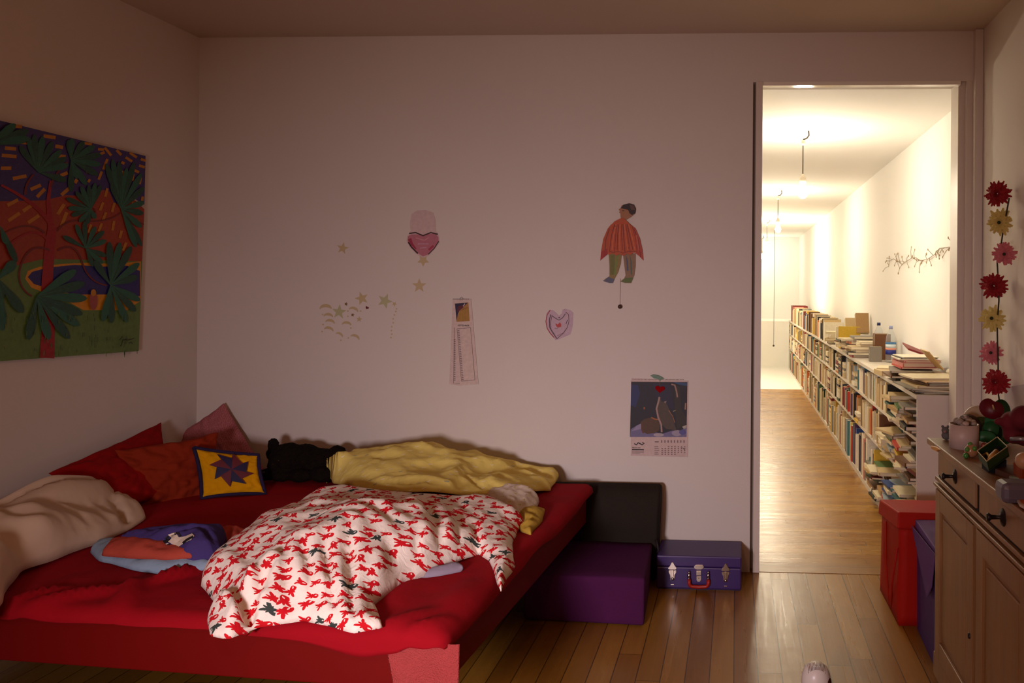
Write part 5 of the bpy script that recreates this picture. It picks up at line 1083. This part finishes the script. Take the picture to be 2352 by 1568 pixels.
# paper heart
hp = [(1254, 730), (1256, 718), (1262, 711), (1270, 712), (1278, 719), (1284, 725), (1290, 720), (1292, 711), (1298, 709), (1310, 712), (1317, 718), (1316, 742), (1314, 756), (1310, 768), (1300, 772), (1284, 779), (1276, 781), (1264, 766), (1256, 750)]
ly = [(stroke([(1264, 712), (1257, 722), (1254, 738), (1257, 754), (1264, 765), (1273, 775)], 2.0), 'a02828')]
for p_, w_, c_ in (([(1265, 722), (1262, 735), (1263, 752), (1270, 764), (1279, 777)], 2.2, '503840'), ([(1267, 724), (1275, 730), (1284, 735), (1292, 730), (1299, 720)], 1.6, '4c3038'), ([(1299, 716), (1306, 722), (1307, 738), (1303, 752), (1295, 764), (1279, 778)], 1.4, '5a3c40'), ([(1268, 724), (1265, 740), (1266, 756), (1274, 768)], 1.4, '6a4a54'), ([(1304, 734), (1300, 744)], 1.6, '503438'), ([(1302, 753), (1294, 764), (1280, 771)], 1, '70505a'), ([(1274, 753), (1279, 755), (1283, 751)], 1, '7a504c')): ly.append((stroke(p_, w_), c_))
ly.append(([(1276, 742), (1281, 745), (1286, 740), (1289, 744), (1289, 750), (1282, 752), (1277, 748)], 'b83c38'))
hh_ = wallart('paper_heart', hp, 'bfa4b0', ly, 'lilac paper heart with a red edge and tiny red heart on the back wall', 'drawing')
obj('pin', ball(PW(1284.5, 729) + Vector((0, -.004, 0)), .003), mat('pin_grey', '3a3434', .4), hh_, True)
# long September calendar
bk = [(1040, 686), (1081, 685), (1090, 884), (1033, 884)]
sh1 = wallart('calendar', [(1040, 689), (1078, 687), (1060, 886), (1032, 882)], 'cdb6ae', [(stroke([(1044, 752), (1042, 880), (1056, 880)], 1), '70545a')] + [(stroke([(1042.5 + (k % 2) * .6, 780 + k * 4.2), (1046.5, 780 + k * 4.2)], 1.6), '6a5058') for k in range(23)], 'tall narrow paper calendar page turned to September, hanging askew', 'calendar', .0015)
ly = [([(1045, 697), (1076, 694), (1079, 737), (1049, 739)], 'a87838'), ([(1045, 697), (1075, 695), (1066, 703), (1056, 712), (1052, 720), (1050, 732), (1049, 739)], '201a3c'), ([(1052, 703), (1065, 700), (1064, 706), (1054, 714), (1050, 716)], '5c1420'), (stroke([(1064, 703), (1068, 697)], 2), 'c0b0b0')]
ly += [(stroke([(1057 + k * 6, 716 - k * 3), (1056 + k * 6, 724), (1058 + k * 6, 736)], 2), 'a07c10') for k in range(4)] + [(stroke([(1056 + k * 4, 714 - k * 1.5), (1066 + k * 3, 706)], .9), '8c5c28') for k in range(4)]
ly += [(stroke([(1050, 755), (1081, 752)], .9), '6c5054'), (stroke([(1081, 752), (1091, 872)], .9), '6c5054'), (stroke([(1091, 872), (1060, 875)], .9), '6c5054'), (stroke([(1050, 755), (1060, 875)], .9), '7c6064')] + [(stroke([(1051.5 + k * .34, 759 + k * 4), (1055.5 + k * .34, 758.6 + k * 4)], 1.5), '6a5058') for k in range(29)]
ly += [(stroke([(1041 + k * 2.4, 685.5), (1041 + k * 2.4, 688)], .8), '7a6062') for k in range(16)]
f2 = lambda x, y: onY(x, y, YB - .0035)
fpg = art('page', [(1040, 689), (1082, 686), (1099, 882), (1057, 885)], 'cfb8ae', ly, f2, NW, .001, PAPER, sh1)
obj('hanger', tube([PW(1057, 690) + Vector((0, -.004, 0)), PW(1058, 684) + Vector((0, -.006, 0)), PW(1061, 682) + Vector((0, -.006, 0)), PW(1064, 685) + Vector((0, -.006, 0)), PW(1062, 690) + Vector((0, -.004, 0))], .0008, 5), mat('wire_dark', '504040', .5), sh1)
text('SEPTEMBER', lambda x, y: onY(x, y, YB - .0035), 1051.5, 749, .0085, (0, -1, 0), (.05, 0, 1), (1, 0, .0), '30283c', fpg, tight=1.0)
# photo calendar
ly = [([(1450, 876), (1579, 877), (1577, 1003), (1447, 1003)], '1a1620'), ([(1450, 882), (1466, 884), (1470, 905), (1460, 935), (1449, 930)], '23285a'), ([(1545, 877), (1579, 879), (1578, 886), (1560, 883)], '2c4a70'), ([(1500, 880), (1540, 884), (1548, 940), (1520, 930), (1505, 905)], '221c34'),
      ([(1447, 1003), (1449, 985), (1465, 975), (1476, 972), (1490, 988), (1520, 996), (1545, 988), (1560, 990), (1577, 980), (1577, 1003)], '6c6488'), ([(1450, 990), (1462, 978), (1472, 972), (1474, 984)], '8e82a0'), (ell(1555, 994, 12, 7), '9a8e9e'), (ell(1513, 998, 12, 4), 'a89aa0'), (ell(1572, 978, 5, 6), 'a8a090'), (ell(1568, 992, 8, 6), '54508c'),
      ([(1550, 884), (1562, 888), (1565, 940), (1577, 960), (1577, 975), (1556, 984), (1550, 940)], '2e261c'), (stroke([(1542, 882), (1550, 884), (1554, 898), (1556, 912)], 3.5), '9a7468'), (stroke([(1575, 925), (1574, 940)], 3), 'a07860'),
      ([(1472, 968), (1480, 962), (1495, 958), (1507, 962), (1516, 972), (1514, 988), (1505, 994), (1486, 996), (1475, 990)], '50341c'), (stroke([(1474, 968), (1475, 985), (1478, 994)], 4), '5c3418'), (stroke([(1496, 958), (1504, 962), (1512, 963)], 3), 'a05a28'), ([(1512, 930), (1516, 912), (1520, 922), (1530, 924), (1540, 945), (1550, 975), (1554, 988), (1530, 984), (1516, 970), (1508, 950)], '4c3c30'),
      (stroke([(1515, 911), (1512, 924), (1508, 938), (1512, 958), (1519, 975), (1520, 992)], 4), 'a08078'), (stroke([(1536, 942), (1545, 955), (1550, 970)], 1.6), '9a6040'), ([(1525, 922), (1532, 920), (1528, 926)], '8c7468'), (ell(1480, 937, 2, 3), '9a4a10'), (stroke([(1546, 944), (1552, 942)], 2), '8a7c60'),
      (stroke([(1457 , 1018), (1462, 1021), (1466, 1016), (1470, 1018), (1475, 1021), (1480, 1017), (1475, 1016)], 2.6), '1c1014')]
ly = [(p_, c_) for p_, c_ in ly]
ly += [(stroke([(1454 + 3.2 * k, 870.2), (1454 + 3.2 * k, 872)], 1), '5c4644') for k in range(37)]
ly += [(stroke([(1452, 1031.5), (1479, 1032)], 2.6), '1c1012'), (stroke([(1452, 1035.5), (1479, 1035.8)], .6), '5c4448'), (stroke([(1452, 1037.8), (1479, 1038.2)], .7), '5c4448'), (stroke([(1452, 1041), (1471, 1041.2)], .7), '6c5458'), (stroke([(1504, 1013.8), (1513, 1014)], 1.8), '503840')]
ly += [(stroke([(1503.5, 1024.6 + 4.35 * k), (1512 + (k % 3), 1024.8 + 4.35 * k)], 1.2), '74585a') for k in range(5)] + [(stroke([(1520 + 7.3 * c_, 1010), (1520 + 7.3 * c_, 1016)], 2.2), '80646a') for c_ in range(8)]
ly += [(stroke([(1519.4 + 7.3 * c_ + (1 if c_ > 4 else 0), 1024.8 + 4.35 * k), (1522.6 + 7.3 * c_, 1025 + 4.35 * k)], 1.9), '7a5c5e') for c_ in range(8) for k in range(5) if not (k == 0 and c_ < 2) and not (k == 4 and c_ > 4)]
ly.append((stroke([(1564, 1027), (1569, 1028), (1573, 1033)], .8), '3c2c2c'))
cal = wallart('calendar', [(1451, 868), (1581, 874), (1580, 1049), (1449, 1046), (1449, 876)], 'c8aea6', ly, 'square photo calendar with a fox in snow, low on the back wall', 'calendar', .003)
text('NIZZA AG', lambda x, y: onY(x, y, YB - .004), 1452, 1028.6, .0053, (0, -1, 0), (0, 0, 1), (1, 0, 0), '20141a', cal, tight=1.22)
obj('clip', prism([PW(x, y) + Vector((0, -.006, 0)) for x, y in ((1494, 862), (1500, 859), (1512, 861), (1520, 865), (1526, 869), (1520, 870), (1516, 874), (1512, 870), (1502, 868))], NW, .004), mat('butterfly_green', '5a7860', .5, var=.4, vscale=70), cal)['label'] = 'green and blue leaf shaped clip'
obj('felt_heart', prism([PW(x, y) + Vector((0, -.005, 0)) for x, y in heart(1516, 894, 23, 20, .1)], NW, .004), cloth('red_felt', '8c0a0e'), cal)['label'] = 'small red felt heart hanging on the picture'
obj('heart_string', tube([PW(1516, 872) + Vector((0, -.007, 0)), PW(1516, 888) + Vector((0, -.007, 0))], .0006, 5), mat('string_pale', '8c7464', .8), cal)
# glow stickers
GLOW = mat('glow_sticker', 'c4ae84', .6, var=.03); GLO2 = mat('glow_sticker_green', 'b8b48a', .6, var=.03)
def stk(name, pts, m_, label, cat, grp): return tag(obj(name, prism([PW(*p_) for p_ in pts], NW, .0012), m_), label, cat, grp)
stk('star_sticker', star(787, 570, 14, .2), GLOW, 'pale star sticker, topmost and alone at upper left of the stickers', 'sticker', 'star stickers')
stk('star_sticker', star(963, 656, 17, 0), GLOW, 'pale star sticker below the pink heart cut-out', 'sticker', 'star stickers')
stk('star_sticker', star(972, 598, 14, PI, .5), GLOW, 'pale star sticker half under the tip of the pink heart cut-out', 'sticker', 'star stickers')
stk('star_sticker', star(831, 685, 16, -.3), GLOW, 'pale star sticker at the top middle of the cluster', 'sticker', 'star stickers')
stk('star_sticker', star(884, 691, 18, .4), GLO2, 'greenish star sticker at the right top of the cluster', 'sticker', 'star stickers')
stk('star_sticker', star(779, 716, 17, .1), GLO2, 'greenish star sticker inside the cluster beside the moons', 'sticker', 'star stickers')
stk('star_sticker', star(825, 733, 7, .1), GLOW, 'small pale star sticker low in the cluster', 'sticker', 'small star stickers')
stk('star_sticker', star(906, 698, 6, .5), GLOW, 'small pale star sticker atop the dotted line', 'sticker', 'small star stickers')
DS = mat('dark_star', '7a5a28', .6); RS = mat('red_star', '6c1c28', .6)
stk('star_sticker', star(795, 698, 4.5, .2), DS, 'tiny dark gold star sticker, upper of the two', 'sticker', 'tiny dark stars'); stk('star_sticker', star(810, 723, 4.5, .2), DS, 'tiny dark gold star sticker, lower of the two', 'sticker', 'tiny dark stars')
stk('heart_sticker', heart(843, 707, 8, 8, .5), RS, 'tiny dark red heart sticker in the cluster', 'sticker', None)
for k, (x, y, s_, a_) in enumerate(((748, 705, 14, 0), (754, 723, 11, .1), (758, 737, 11, .2), (755, 754, 11, .25), (796, 742, 11, .1), (779, 766, 9, .5), (815, 772, 11, .4), (812, 709, 11, .3))):
    mo_ = [(x + s_ * math.cos(t) * math.cos(a_) - s_ * .8 * math.sin(t) * math.sin(a_), y + s_ * math.cos(t) * math.sin(a_) + s_ * .8 * math.sin(t) * math.cos(a_) + 4) for t in [PI + PI * i / 10 for i in range(11)]] + [(x + s_ * .8 * math.cos(t) * math.cos(a_) - s_ * .25 * math.sin(t) * math.sin(a_), y + s_ * .8 * math.cos(t) * math.sin(a_) + s_ * .25 * math.sin(t) * math.cos(a_) + 4) for t in [2 * PI - PI * i / 8 for i in range(9)]]
    stk('moon_sticker', mo_, GLOW, 'pale crescent moon sticker, ' + ('topmost of the left column', 'second of the left column', 'third of the left column', 'lowest of the left column', 'alone in the middle', 'small one low in the middle', 'lowest at the right', 'high one under the middle star')[k], 'sticker', 'moon stickers')
for k, (x, y) in enumerate(((911, 709), (909, 715), (906, 723), (903, 732), (903, 741), (900, 750), (899, 759), (900, 767), (898, 775), (740, 761), (742, 745), (741, 722), (799, 726), (799, 714), (806, 753), (783, 781), (800, 776), (828, 714))):
    stk('dot_sticker', ell(x, y, 1.8, 1.8, 0, 8), GLOW, 'tiny pale dot sticker among the stars and moons', 'sticker', 'tiny dot stickers')
